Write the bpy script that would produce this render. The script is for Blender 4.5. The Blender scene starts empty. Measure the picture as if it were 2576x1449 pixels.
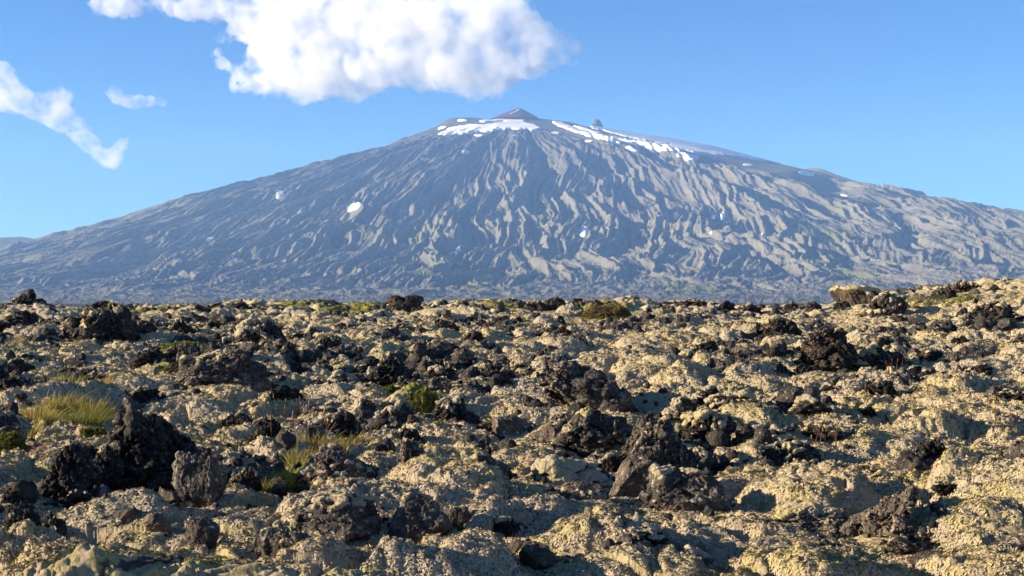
import bpy, math, random
import numpy as np
from mathutils import Vector

# ------------------------------------------------------------------ camera, sky, sun, exposure
scene = bpy.context.scene
C = scene.collection
EYE = 2.0                       # metres above the lava at the photographer's feet
F_PX = 3578.0                   # focal length in pixels of a 2576 px wide picture (50 mm lens)
CX, HOR = 1288.0, 765.0         # principal column and horizon row in that picture

cam_d = bpy.data.cameras.new('camera')
cam_d.sensor_width = 36.0
cam_d.lens = 36.0 * F_PX / 2576.0
cam_d.clip_start = 0.1
cam_d.clip_end = 90000
cam = bpy.data.objects.new('camera', cam_d)
cam.location = (0, 0, EYE)
cam.rotation_euler = (math.radians(90) + math.atan((HOR - 724.5) / F_PX), 0, 0)
C.objects.link(cam)
scene.camera = cam

SUN_EL = math.radians(15.5)
SUN_BACK = math.radians(4)     # how far behind the left-hand side the sun stands
sun_dir = Vector((-math.cos(SUN_EL) * math.cos(SUN_BACK), -math.cos(SUN_EL) * math.sin(SUN_BACK), math.sin(SUN_EL)))

world = bpy.data.worlds.new('World')
scene.world = world
world.use_nodes = True
wn, wl = world.node_tree.nodes, world.node_tree.links
sky = wn.new('ShaderNodeTexSky')
sky.sky_type = 'NISHITA'
sky.sun_disc = False
sky.sun_elevation = SUN_EL
sky.sun_rotation = math.radians(360 - 90) - SUN_BACK
sky.altitude = 100
sky.air_density = 0.70
sky.dust_density = 0.0
sky.ozone_density = 8.5
wl.new(sky.outputs[0], wn['Background'].inputs[0])
wn['Background'].inputs[1].default_value = 0.083

sun_d = bpy.data.lights.new('sun', 'SUN')
sun_d.energy = 5.0
sun_d.angle = math.radians(0.5)
sun_d.color = (1.0, 0.91, 0.80)
sun = bpy.data.objects.new('sun', sun_d)
sun.rotation_euler = sun_dir.to_track_quat('Z', 'Y').to_euler()
sun.location = (-200, -50, 120)
C.objects.link(sun)

scene.view_settings.view_transform = 'Standard'
scene.view_settings.look = 'None'
scene.view_settings.exposure = 1.27
scene.view_settings.gamma = 1.0
scene.view_settings.use_curve_mapping = False
cy = scene.cycles
cy.use_denoising = True
cy.denoiser = 'OPENIMAGEDENOISE'
cy.max_bounces = 18
cy.diffuse_bounces = 2
cy.glossy_bounces = 1
cy.volume_bounces = 16
cy.transparent_max_bounces = 8
cy.volume_max_steps = 128
cy.volume_step_rate = 0.4
cy.use_adaptive_sampling = True
cy.adaptive_threshold = 0.02

# ------------------------------------------------------------------ noise in numpy
_rs = np.random.RandomState(7)
_PERM = _rs.permutation(4096).astype(np.int32)
_PERM2 = np.concatenate([_PERM, _PERM])
_ANG = _rs.rand(4096) * 2 * np.pi
_GX, _GY = np.cos(_ANG).astype(np.float32), np.sin(_ANG).astype(np.float32)
_g3 = _rs.normal(size=(4096, 3)); _g3 /= np.linalg.norm(_g3, axis=1)[:, None]
_G3 = _g3.astype(np.float32)
_RND = _rs.rand(4096, 4).astype(np.float32)


def h2(ix, iy, s=0):
    return _PERM2[(_PERM2[(ix + s * 57) & 4095] + iy) & 4095]


def h3(ix, iy, iz, s=0):
    return _PERM2[(_PERM2[(_PERM2[(ix + s * 57) & 4095] + iy) & 4095] + iz) & 4095]


def n2(x, y, s=0):
    """2-D gradient noise, about -0.7 .. 0.7"""
    fx, fy = np.floor(x), np.floor(y)
    ix, iy = fx.astype(np.int32), fy.astype(np.int32)
    x = (x - fx).astype(np.float32); y = (y - fy).astype(np.float32)
    u = x * x * x * (x * (x * 6 - 15) + 10); v = y * y * y * (y * (y * 6 - 15) + 10)
    def g(dx, dy):
        h = h2(ix + dx, iy + dy, s)
        return _GX[h] * (x - dx) + _GY[h] * (y - dy)
    a = g(0, 0); a = a + u * (g(1, 0) - a)
    b = g(0, 1); b = b + u * (g(1, 1) - b)
    return a + v * (b - a)


def n3(p, s=0):
    f = np.floor(p); i = f.astype(np.int32); d = (p - f).astype(np.float32)
    w = d * d * d * (d * (d * 6 - 15) + 10)
    r = 0
    for dx in (0, 1):
        for dy in (0, 1):
            for dz in (0, 1):
                h = h3(i[:, 0] + dx, i[:, 1] + dy, i[:, 2] + dz, s)
                g = _G3[h]
                dot = g[:, 0] * (d[:, 0] - dx) + g[:, 1] * (d[:, 1] - dy) + g[:, 2] * (d[:, 2] - dz)
                wt = (w[:, 0] if dx else 1 - w[:, 0]) * (w[:, 1] if dy else 1 - w[:, 1]) * (w[:, 2] if dz else 1 - w[:, 2])
                r = r + wt * dot
    return r


def fbm2(x, y, o=4, s=0, g=0.5, l=2.03):
    r = 0; a = 1.0
    for k in range(o):
        r = r + a * n2(x + 13.7 * k, y - 7.3 * k, s + k); x = x * l; y = y * l; a *= g
    return r


def ridge2(x, y, o=4, s=0, g=0.5, l=2.07):
    r = 0; a = 1.0
    for k in range(o):
        r = r + a * (1 - 2.2 * np.abs(n2(x + 3.1 * k, y + 9.2 * k, s + k))); x = x * l; y = y * l; a *= g
    return r


def fbm3(p, o=4, s=0, g=0.5, l=2.03):
    r = 0; a = 1.0
    for k in range(o):
        r = r + a * n3(p + 5.3 * k, s + k); p = p * l; a *= g
    return r


def worley2(x, y, s=0, jit=0.9):
    """distance to the nearest and second nearest of jittered points"""
    fx, fy = np.floor(x), np.floor(y)
    ix, iy = fx.astype(np.int32), fy.astype(np.int32)
    x = (x - fx).astype(np.float32); y = (y - fy).astype(np.float32)
    f1 = np.full(x.shape, 9, np.float32); f2 = f1.copy(); idr = np.zeros(x.shape, np.float32)
    for dx in (-1, 0, 1):
        for dy in (-1, 0, 1):
            h = h2(ix + dx, iy + dy, s)
            R = _RND[h]
            d = (dx + 0.5 + jit * (R[..., 0] - 0.5) - x) ** 2 + (dy + 0.5 + jit * (R[..., 1] - 0.5) - y) ** 2
            near = d < f1
            f2 = np.where(near, f1, np.minimum(f2, d))
            idr = np.where(near, R[..., 2], idr)
            f1 = np.where(near, d, f1)
    return np.sqrt(f1), np.sqrt(f2), idr


def worley3(p, s=0):
    f = np.floor(p); i = f.astype(np.int32); q = (p - f).astype(np.float32)
    f1 = np.full(len(p), 9, np.float32); f2 = f1.copy()
    for dx in (-1, 0, 1):
        for dy in (-1, 0, 1):
            for dz in (-1, 0, 1):
                R = _RND[h3(i[:, 0] + dx, i[:, 1] + dy, i[:, 2] + dz, s)]
                d = (dx + R[:, 0] - q[:, 0]) ** 2 + (dy + R[:, 1] - q[:, 1]) ** 2 + (dz + R[:, 2] - q[:, 2]) ** 2
                near = d < f1
                f2 = np.where(near, f1, np.minimum(f2, d)); f1 = np.where(near, d, f1)
    return np.sqrt(f1), np.sqrt(f2)


def sstep(a, b, x):
    t = np.clip((x - a) / (b - a), 0, 1)
    return t * t * (3 - 2 * t)


# ------------------------------------------------------------------ object helpers
def mesh_from(name, v, faces, mat=None, smooth=True, attrs=None):
    """faces: (n,4) or (n,3) int array"""
    me = bpy.data.meshes.new(name)
    v = np.ascontiguousarray(v, np.float32); faces = np.ascontiguousarray(faces, np.int32)
    n, k = faces.shape
    me.vertices.add(len(v)); me.vertices.foreach_set('co', v.ravel())
    me.loops.add(n * k); me.loops.foreach_set('vertex_index', faces.ravel())
    me.polygons.add(n)
    me.polygons.foreach_set('loop_start', np.arange(0, n * k, k, dtype=np.int32))
    if smooth:
        me.polygons.foreach_set('use_smooth', np.ones(n, bool))
    me.update(calc_edges=True)
    for an, av in (attrs or {}).items():
        a = me.attributes.new(an, 'FLOAT', 'POINT')
        a.data.foreach_set('value', np.ascontiguousarray(av, np.float32).ravel())
    if mat:
        me.materials.append(mat)
    return me


def link(name, me, parent=None):
    o = bpy.data.objects.new(name, me)
    C.objects.link(o)
    if parent:
        o.parent = parent
    return o


def tag(o, label=None, cat=None, group=None, kind=None):
    if label: o['label'] = label
    if cat: o['category'] = cat
    if group: o['group'] = group
    if kind: o['kind'] = kind
    return o


def grid_faces(nr, nc):
    i = np.arange(nr * nc, dtype=np.int32).reshape(nr, nc)
    return np.stack([i[:-1, :-1].ravel(), i[:-1, 1:].ravel(), i[1:, 1:].ravel(), i[1:, :-1].ravel()], 1)


# ------------------------------------------------------------------ materials
class NT:
    """small helper for writing node materials"""
    def __init__(self, name):
        self.m = bpy.data.materials.new(name)
        self.m.use_nodes = True
        self.t = self.m.node_tree
        self.bsdf = self.t.nodes['Principled BSDF']
        self.out = self.t.nodes['Material Output']

    def n(self, typ, ins=None, **kw):
        nd = self.t.nodes.new(typ)
        for k, v in kw.items():
            setattr(nd, k, v)
        for k, v in (ins or {}).items():
            self.put(nd.inputs[k], v)
        return nd

    def put(self, sock, v):
        if isinstance(v, bpy.types.NodeSocket):
            self.t.links.new(v, sock)
        else:
            sock.default_value = v

    def math(self, op, a, b=0.0, c=0.0, clamp=False):
        nd = self.n('ShaderNodeMath', {0: a, 1: b, 2: c}, operation=op, use_clamp=clamp)
        return nd.outputs[0]

    def ramp(self, f, a, b, lo=0.0, hi=1.0):
        return self.n('ShaderNodeMapRange', {0: f, 1: a, 2: b, 3: lo, 4: hi}, interpolation_type='SMOOTHSTEP').outputs[0]

    def mix(self, f, a, b):
        nd = self.n('ShaderNodeMix', data_type='RGBA')
        self.put(nd.inputs[0], f)
        self.put(nd.inputs[6], a if isinstance(a, bpy.types.NodeSocket) else (*a, 1))
        self.put(nd.inputs[7], b if isinstance(b, bpy.types.NodeSocket) else (*b, 1))
        return nd.outputs[2]

    def noise(self, co, scale, detail=4, rough=0.55, out=0):
        return self.n('ShaderNodeTexNoise', {'Vector': co, 'Scale': scale, 'Detail': detail, 'Roughness': rough}).outputs[out]

    def vor(self, co, scale, feature='F1'):
        return self.n('ShaderNodeTexVoronoi', {'Vector': co, 'Scale': scale}, feature=feature).outputs[0]

    def attr(self, name):
        return self.n('ShaderNodeAttribute', attribute_name=name).outputs['Fac']

    def coord(self, which='Object'):
        return self.n('ShaderNodeTexCoord').outputs[which]

    def bump(self, h, strength, dist, prev=None):
        nd = self.n('ShaderNodeBump', {'Height': h, 'Strength': strength, 'Distance': dist})
        if prev is not None:
            self.put(nd.inputs['Normal'], prev)
        return nd.outputs[0]

    def done(self, col, rough=0.9, normal=None, spec=0.2):
        b = self.bsdf
        self.put(b.inputs['Base Color'], col if isinstance(col, bpy.types.NodeSocket) else (*col, 1))
        self.put(b.inputs['Roughness'], rough)
        b.inputs['Specular IOR Level'].default_value = spec
        if normal is not None:
            self.put(b.inputs['Normal'], normal)
        return self.m


def moss_colour(t, co):
    """pale woolly fringe moss: cream, straw and yellow-green patches"""
    big = t.noise(co, 0.55, 3)
    mid = t.noise(co, 2.2, 5, 0.6)
    fine = t.noise(co, 17.0, 6, 0.75)
    clump = t.n('ShaderNodeTexVoronoi', {'Vector': co, 'Scale': 9.0, 'Randomness': 1.0}, feature='F1').outputs['Color']
    cv = t.n('ShaderNodeSeparateColor', {0: clump}).outputs[0]
    sel = t.math('ADD', t.math('MULTIPLY', mid, 0.62), t.math('MULTIPLY', cv, 0.38))
    c = t.mix(t.ramp(sel, 0.36, 0.66), (0.438, 0.346, 0.218), (0.425, 0.352, 0.158))
    c = t.mix(t.math('MULTIPLY', t.ramp(big, 0.45, 0.62), 0.8), c, (0.42, 0.350, 0.245))
    c = t.mix(t.math('MULTIPLY', t.ramp(fine, 0.45, 0.28), 0.7), c, (0.19, 0.14, 0.08))
    speck = t.noise(co, 60.0, 4, 0.7)
    c = t.mix(t.math('MULTIPLY', t.ramp(speck, 0.45, 0.30), 0.5), c, (0.21, 0.165, 0.09))
    c = t.mix(t.ramp(fine, 0.58, 0.74), c, (0.52, 0.435, 0.285))
    rust = t.ramp(t.noise(co, 0.9, 5, 0.7), 0.66, 0.74)
    return t.mix(rust, c, (0.20, 0.085, 0.05))


def moss_bump(t, co):
    v1 = t.n('ShaderNodeTexVoronoi', {'Vector': co, 'Scale': 13.0, 'Smoothness': 0.4}, feature='SMOOTH_F1').outputs[0]
    v2 = t.vor(co, 27.0)
    n1 = t.noise(co, 30.0, 6, 0.75)
    return t.math('ADD', t.math('MULTIPLY', v1, -0.8), t.math('ADD', t.math('MULTIPLY', v2, -0.6), t.math('MULTIPLY', n1, 0.9)))


def rock_colour(t, co, grain=1.0):
    """grey-brown basalt clinker with pale lichen"""
    a = t.noise(co, 2.2 * grain, 5, 0.6)
    b = t.noise(co, 13.0 * grain, 6, 0.7)
    c = t.mix(t.ramp(a, 0.35, 0.65), (0.026, 0.024, 0.023), (0.085, 0.070, 0.052))
    c = t.mix(t.ramp(b, 0.44, 0.28), c, (0.014, 0.013, 0.013))
    c = t.mix(t.ramp(b, 0.54, 0.70), c, (0.175, 0.162, 0.140))
    v = t.vor(co, 16.0 * grain)
    dots = t.math('MULTIPLY', t.ramp(v, 0.30, 0.18), t.ramp(a, 0.44, 0.54))
    return t.mix(dots, c, (0.27, 0.26, 0.235))


def make_ground_mat():
    t = NT('moss_and_lava')
    co = t.coord()
    moss = t.attr('moss')
    edge = t.noise(co, 7.0, 4, 0.6)
    rust_at = t.attr('rust')
    f = t.ramp(t.math('ADD', moss, t.math('MULTIPLY', t.math('SUBTRACT', edge, 0.5), 0.7)), 0.42, 0.56)
    mc = moss_colour(t, co)
    green = t.attr('green')
    mc = t.mix(green, mc, t.mix(t.ramp(t.noise(co, 6.0, 3), 0.4, 0.6), (0.14, 0.155, 0.028), (0.27, 0.23, 0.06)))
    mc = t.mix(rust_at, mc, t.mix(t.ramp(t.noise(co, 9.0, 4), 0.4, 0.6), (0.15, 0.055, 0.035), (0.25, 0.14, 0.07)))
    rc = rock_colour(t, co)
    col = t.mix(f, rc, mc)
    hmoss = moss_bump(t, co)
    hrock = t.noise(co, 20.0, 6, 0.72)
    h = t.n('ShaderNodeMix', {0: f, 2: hrock, 3: hmoss}, data_type='FLOAT').outputs[0]
    return t.done(col, 0.95, t.bump(h, 0.9, 0.036), 0.05)


def make_rock_mat(name, tint=(1, 1, 1), grain=1.0, orange=0.0, rough_bump=0.03, pale=0.0):
    t = NT(name)
    co = t.coord()
    c = rock_colour(t, co, grain)
    c = t.mix(1.0, c, c)
    mul = t.n('ShaderNodeMix', data_type='RGBA', blend_type='MULTIPLY')
    t.put(mul.inputs[0], 1.0); t.put(mul.inputs[6], c); t.put(mul.inputs[7], (*tint, 1))
    c = mul.outputs[2]
    li = t.ramp(t.noise(co, 5.0 * grain, 5, 0.7), 0.60 - pale, 0.70 - pale)
    c = t.mix(t.math('MULTIPLY', li, 0.75), c, (0.27, 0.26, 0.23))
    if orange > 0:
        og = t.ramp(t.noise(co, 2.1, 4, 0.6), 0.71 - orange, 0.75 - orange)
        c = t.mix(og, c, (0.36, 0.17, 0.02))
    h = t.math('ADD', t.noise(co, 9.0 * grain, 8, 0.72), t.math('MULTIPLY', t.vor(co, 24 * grain), 0.35))
    return t.done(c, 0.9, t.bump(h, 1.0, rough_bump * 1.8), 0.2)


M = {}
M['ground'] = make_ground_mat()
M['clinker'] = make_rock_mat('clinker', (1.0, 0.98, 0.96), 1.0, 0.0, 0.04)
M['clinker_brown'] = make_rock_mat('clinker_brown', (1.15, 0.98, 0.80), 1.0, 0.035, 0.04)
M['basalt'] = make_rock_mat('basalt_face', (1.6, 1.5, 1.36), 0.8, 0.02, 0.018, 0.03)
M['basalt_pale'] = make_rock_mat('basalt_pale_face', (2.5, 2.25, 1.9), 0.8, 0.03, 0.018, 0.06)


def make_moss_mat():
    t = NT('moss_cushion')
    co = t.coord()
    geo = t.n('ShaderNodeNewGeometry').outputs['Position']
    c = moss_colour(t, geo)
    return t.done(c, 0.95, t.bump(moss_bump(t, geo), 0.9, 0.036), 0.05)


M['moss'] = make_moss_mat()


def make_mountain_mat():
    t = NT('mountain_lava')
    co = t.coord()
    moss = t.attr('moss'); green = t.attr('green'); red = t.attr('red')
    n = t.noise(co, 0.012, 5, 0.65)
    n2_ = t.noise(co, 0.05, 4, 0.7)
    dark = t.mix(t.ramp(n, 0.35, 0.65), (0.056, 0.055, 0.053), (0.088, 0.085, 0.077))
    pale = t.mix(t.ramp(n2_, 0.35, 0.65), (0.130, 0.130, 0.106), (0.200, 0.200, 0.162))
    c = t.mix(moss, dark, pale)
    c = t.mix(green, c, (0.12, 0.135, 0.045))
    c = t.mix(red, c, (0.115, 0.050, 0.038))
    return t.done(c, 0.95, t.bump(t.noise(co, 0.06, 6, 0.7), 0.6, 9.0), 0.05)


M['mountain'] = make_mountain_mat()


def make_snow_mat():
    t = NT('snow')
    co = t.coord()
    c = t.mix(t.ramp(t.noise(co, 0.01, 4), 0.35, 0.7), (0.80, 0.80, 0.79), (0.66, 0.65, 0.63))
    return t.done(c, 0.7, t.bump(t.noise(co, 0.03, 4), 0.2, 3.0), 0.2)


M['snow'] = make_snow_mat()


def make_shaded_glacier_mat():
    t = NT('shaded_glacier_snow')
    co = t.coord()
    c = t.mix(t.ramp(t.noise(co, 0.008, 4), 0.35, 0.7), (0.34, 0.43, 0.58), (0.42, 0.50, 0.63))  # blue-grey of snow turned away from the sun, put into the base colour
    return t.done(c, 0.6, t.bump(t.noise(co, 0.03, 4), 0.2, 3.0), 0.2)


M['shaded_glacier'] = make_shaded_glacier_mat()


def pix_dir(px, py):
    return (px - CX) / F_PX, (HOR - py) / F_PX       # x/y and (z-EYE)/y along the view


# ------------------------------------------------------------------ the mountain
SX, SY = 50.0, 10500.0
SIL = np.array([(-900, 762), (-400, 722), (-200, 690), (0, 640), (107, 600), (200, 572), (300, 545), (400, 512), (500, 482), (620, 453), (700, 434),
                (800, 406), (900, 381), (960, 369), (1000, 352), (1050, 335), (1095, 318), (1120, 302), (1135, 296), (1180, 294), (1200, 298), (1240, 297), (1345, 296),
                (1400, 302), (1440, 308), (1480, 318), (1530, 325), (1600, 337), (1700, 352), (1800, 371), (1850, 384), (1950, 410), (2000, 418), (2050, 424),
                (2100, 437), (2150, 455), (2250, 467), (2320, 485), (2400, 500), (2480, 516), (2576, 529), (2700, 550), (3000, 612), (3500, 730)], float)
BASE_Z = 6.0


def bil(img, fi, fj):
    H, W = img.shape[:2]
    fi = np.clip(fi, 0, W - 1.01); fj = np.clip(fj, 0, H - 1.01)
    i0 = fi.astype(np.int32); j0 = fj.astype(np.int32)
    fx = (fi - i0).astype(np.float32); fy = (fj - j0).astype(np.float32)
    if img.ndim == 3:
        fx = fx[..., None]; fy = fy[..., None]
    return (img[j0, i0] * (1 - fx) + img[j0, i0 + 1] * fx) * (1 - fy) + (img[j0 + 1, i0] * (1 - fx) + img[j0 + 1, i0 + 1] * fx) * fy


def flow_field(x0, y0, cell, W, H, hfun):
    """downhill direction with a meander that grows where the slope flattens"""
    X, Y = np.meshgrid(x0 + cell * np.arange(W), y0 + cell * np.arange(H))
    e = 40.0
    gx = (hfun(X + e, Y) - hfun(X - e, Y)) / (2 * e); gy = (hfun(X, Y + e) - hfun(X, Y - e)) / (2 * e)
    sl = np.hypot(gx, gy)
    r = np.hypot(X - SX, Y - SY)
    a = np.arctan2(-gy, -gx)
    lowz = sstep(1900, 4000, r)
    wob = 0.9 * fbm2(X / 700, Y / 700, 2, 201) + (0.30 + 0.95 * lowz) * fbm2(X / 230, Y / 230, 2, 205) + 0.9 * (1 - sstep(900, 1900, r)) * fbm2(X / 120, Y / 120, 2, 209)
    a = a + wob * (0.55 + 0.6 * sstep(0.30, 0.12, sl))
    return np.cos(a).astype(np.float32), np.sin(a).astype(np.float32), sl


def flow_relief(rng, x0, y0, cell, W, H, hfun):
    """lava tongues: noise smeared along the flow lines at two widths, and single tongues with raised levees"""
    D = np.stack(flow_field(x0, y0, cell, W, H, hfun)[:2], -1)
    n1 = blur(rng.normal(size=(H, W)).astype(np.float32), 1); n1 /= n1.std()
    n2_ = blur(rng.normal(size=(H, W)).astype(np.float32), 20); n2_ /= n2_.std()
    img = np.stack([n1, n2_], -1)
    J, I = np.meshgrid(np.arange(H, dtype=np.float32), np.arange(W, dtype=np.float32), indexing='ij')
    acc = img.copy()
    K1, K2 = 70, 95
    for sg in (1, -1):
        fi, fj = I.copy(), J.copy()
        for k in range(K2):
            d = D[np.clip(fj, 0, H - 1).astype(np.int32), np.clip(fi, 0, W - 1).astype(np.int32)]
            fi += sg * d[..., 0]; fj += sg * d[..., 1]
            smp = bil(img, fi, fj)
            if k >= K1:
                acc[..., 1] += smp[..., 1]
            else:
                acc += smp
    acc /= acc.std((0, 1))
    acc[..., 0] = 1.6 * (0.8 - np.abs(acc[..., 0])) + 0.5 * acc[..., 0]      # crested
    # single tongues
    N, steps = 330, 330
    ang = rng.uniform(0, np.pi, N)
    rad = 700 + 3000 * rng.rand(N)
    x = (SX + rad * np.cos(ang) * 1.5 - x0) / cell; y = (SY - rad * np.sin(ang) + 150 - y0) / cell
    wd = rng.uniform(10, 26, N) / cell * (0.7 + rad / 4000)
    L = rng.uniform(60, 320, N)
    lev = np.zeros(H * W, np.float32)
    oy, ox = [q.ravel() for q in np.mgrid[-7:8, -7:8]]
    for it in range(steps):
        ci = np.clip(x, 0, W - 1).astype(int); cj = np.clip(y, 0, H - 1).astype(int)
        dx, dy = D[cj, ci, 0], D[cj, ci, 1]
        x = x + dx; y = y + dy
        fade = np.minimum(1, np.minimum(it / 12, (L - it) / 9)).clip(0, 1)
        rx = (ci[:, None] + ox[None]) - x[:, None]; ry = (cj[:, None] + oy[None]) - y[:, None]
        along = np.abs(rx * dx[:, None] + ry * dy[:, None])
        side = np.abs(ry * dx[:, None] - rx * dy[:, None])
        w = (wd * (1 + 0.003 * it))[:, None]
        val = (np.exp(-((side - w) / 1.25) ** 2) + 0.4 * (1 - sstep(w - 0.4, w + 0.7, side))) * fade[:, None] * (along < 1.2)
        ii = ci[:, None] + ox[None]; jj = cj[:, None] + oy[None]
        ok = (ii >= 0) & (ii < W) & (jj >= 0) & (jj < H) & (val > 0.02)
        np.maximum.at(lev, (jj * W + ii)[ok], val[ok].astype(np.float32))
    return acc[..., 0], acc[..., 1], blur(lev.reshape(H, W), 1)


def blur(a, n=1):
    for _ in range(n):
        a = (np.roll(a, 1, 0) + 2 * a + np.roll(a, -1, 0)) / 4
        a = (np.roll(a, 1, 1) + 2 * a + np.roll(a, -1, 1)) / 4
    return a


FRONT_R = np.array([0, 300, 800, 1500, 2200, 3000, 3600, 4100, 4600, 5100, 5600, 9000], float)
FRONT_Z = np.array([1362, 1315, 1165, 905, 660, 415, 255, 150, 72, 30, 8, 6], float)
u_sil = (SIL[:, 0] - CX) / F_PX * SY - SX
z_sil = (HOR - SIL[:, 1]) / F_PX * SY + EYE
side_l = [u_sil[u_sil < 0][::-1] * -1, z_sil[u_sil < 0][::-1].copy()]
side_r = [u_sil[u_sil >= 0], z_sil[u_sil >= 0].copy()]


def base_h(x, y):
    u = x - SX; v = SY - y
    r = np.hypot(u, v) + 1e-3
    cs = (u / r) ** 2
    lft = np.interp(r, side_l[0], side_l[1]); rgt = np.interp(r, side_r[0], side_r[1])
    sd = np.where(u < 0, lft, rgt)
    fr = np.where(v >= 0, np.interp(r, FRONT_R, FRONT_Z), np.interp(r * 1.6, FRONT_R, FRONT_Z))
    w = cs ** 0.9
    return np.maximum(BASE_Z, w * sd + (1 - w) * fr)


def build_mountain():
    rng = np.random.RandomState(11)
    naz, nr = 1500, 800
    az = np.concatenate([np.linspace(-33, -21.5, 60)[:-1], np.linspace(-21.5, 21.5, naz), np.linspace(21.5, 33, 60)[1:]])
    tan = np.tan(np.radians(az))
    rr = np.concatenate([np.linspace(4300, 5200, 45)[:-1], np.linspace(5200, 11000, nr), np.linspace(11000, 13200, 40)[1:]])
    Y, T = np.meshgrid(rr, tan, indexing='ij')
    X = Y * T
    # let the side profiles settle until the skyline agrees with the photographed one
    cols = np.interp(np.degrees(np.arctan((SIL[:, 0] - CX) / F_PX)), az, np.arange(len(az))).round().astype(int).clip(0, len(az) - 1)
    tgt = (HOR - np.interp(CX + F_PX * tan, SIL[:, 0], SIL[:, 1])) / F_PX
    corr = np.zeros(len(az))
    for _ in range(3):
        Hb = base_h(X, Y) + 0 * X
        got = ((Hb - EYE) / Y).max(0)
        dz = (tgt - got) * SY
        uu = tan * SY - SX
        for sd, sg in ((side_l, -1), (side_r, 1)):
            sd[1] += 0.8 * np.interp(sd[0] * sg, uu, dz)
    Hb = base_h(X, Y)
    cell = 7.5
    x0, y0 = -5200.0, 4600.0
    W, H = int(10400 / cell), int(6600 / cell)
    A1, A2, LV = flow_relief(rng, x0, y0, cell, W, H, base_h)
    fi = (X - x0) / cell; fj = (Y - y0) / cell
    inside = sstep(0, 30, np.minimum(np.minimum(fi, W - 1 - fi), np.minimum(fj, H - 1 - fj)))
    A1 = bil(A1, fi, fj) * inside; A2 = bil(A2, fi, fj) * inside; LV = bil(LV, fi, fj) * inside
    u = X - SX; v = SY - Y
    r = np.hypot(u, v)
    th = np.arctan2(u, v)
    wx = fbm2(X / 900, Y / 900, 3, 3); wy = fbm2(X / 260, Y / 260, 3, 8)
    zone = sstep(500, 1400, r) * (1 - sstep(4300, 5200, r))
    thw = th + 0.12 * wx * np.clip(r / 2500, 0.3, 1.5) + 0.02 * wy
    big = ridge2(thw * 4.2 + 7, r / 5200 + 2, 2, 21)
    rib = ridge2(thw * 12, r / 3300, 2, 31)
    hum = fbm2(X / 150, Y / 150, 5, 51, 0.55)
    rub = ridge2(X / 60 + wy, Y / 80, 4, 61, 0.55)
    low = sstep(3500, 4700, r)
    dome = 1 - sstep(1000, 2200, r)
    grow = np.clip(0.45 + r / 3000, 0, 1.3) * np.clip((Hb + 40) / 160, 0.45, 1)
    Z = Hb + zone * (70 * (big - 0.75) + 34 * (rib - 0.9)) * np.clip((Hb - 20) / 250, 0, 1)
    Z = Z + grow * (1 - sstep(4800, 5400, r)) * sstep(700, 1250, r) * (7.5 * A1 * (1 - 0.2 * dome) + 6 * A2 * (1 - 0.6 * dome) + 19 * LV)
    Z = Z + 2.4 * hum * (0.6 + 1.6 * low) + (2.0 + 3.4 * dome * sstep(450, 850, r) + 1.6 * low) * (rub - 1.0)
    Z = Z + sstep(400, 800, r) * (2.8 * ridge2(X / 26 + wy, Y / 34, 3, 91, 0.6) + 3.5 * n2(X / 45, Y / 60, 95) + 4.5 * low * ridge2(X / 95 + wx, Y / 120, 3, 97))
    plain = sstep(4300, 5000, r)
    Z = Z + plain * sstep(4350, 4950, Y) * (20 * fbm2(X / 420, Y / 420, 3, 81) + 12 * ridge2(X / 190, Y / 190, 3, 85) + 6 * fbm2(X / 70, Y / 70, 3, 88) - 4)
    # hold the skyline: little relief right on the crest
    shaded_glacier = sstep(380, 560, u) * (1 - sstep(1950, 2150, u))
    Z = Hb + (Z - Hb) * (1 - 0.93 * shaded_glacier * (1 - sstep(-100, 260, v - 500 - 0.95 * (u - 500))))
    sky_hold = np.exp(-(v / 260.0) ** 2)
    Z = np.where(v < 330, Hb + (Z - Hb) * (1 - 0.75 * sky_hold), Z)
    Z = Z - 24 * (1 - sstep(4300, 4560, Y))
    # let the skyline settle on the photographed one after the relief is added
    ratio = (tgt / np.maximum(((Z - EYE) / Y).max(0), 1e-3))
    pad = np.pad(ratio, 60, mode='edge')
    ratio = np.convolve(pad, np.hanning(81) / np.hanning(81).sum(), 'same')[60:-60].clip(0.85, 1.1)
    Z = np.where(Z > EYE, EYE + (Z - EYE) * ratio[None], Z)
    rise = 0.8 * LV + 0.28 * A1 + 0.22 * A2 + 0.3 * (rib - 0.9) + 0.3 * hum
    moss = 0.15 + 0.7 * sstep(-0.7, 0.9, rise) * (1 - 0.85 * dome) * (0.35 + 0.65 * sstep(900, 2600, r)) 
    moss = np.maximum(moss, plain * (0.55 + 0.7 * n2(X / 160, Y / 220, 87)))
    moss = moss * (1 - 0.55 * sstep(1800, 3600, u) * sstep(300, 1000, r))
    green = sstep(0.0, 0.35, fbm2(X / 420, Y / 420, 3, 71)) * sstep(2500, 3400, r) * 0.75 * sstep(-2500, 400, u) * sstep(0.5, -0.6, A2)
    red = 0.8 * sstep(0.1, 0.45, fbm2(X / 500, Y / 300, 3, 77)) * sstep(2900, 3700, u) * (1 - sstep(1600, 2600, v))
    V = np.stack([X, Y, Z], -1).reshape(-1, 3)
    F = grid_faces(*X.shape)
    me = mesh_from('mountain', V, F, M['mountain'], True, {'moss': moss, 'green': green, 'red': red})
    o = link('mountain', me)
    tag(o, kind='structure')
    return X, Y, Z, rr, az


MX, MY, MZ, MR, MAZ = build_mountain()


def mount_z(x, y):
    """height of the mountain sheet at points of the plan"""
    azd = np.degrees(np.arctan2(x, y))
    # rows are at constant y, columns at constant azimuth
    return bil(MZ.astype(np.float32), np.interp(azd, MAZ, np.arange(len(MAZ))), np.interp(y, MR, np.arange(len(MR))))


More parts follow.
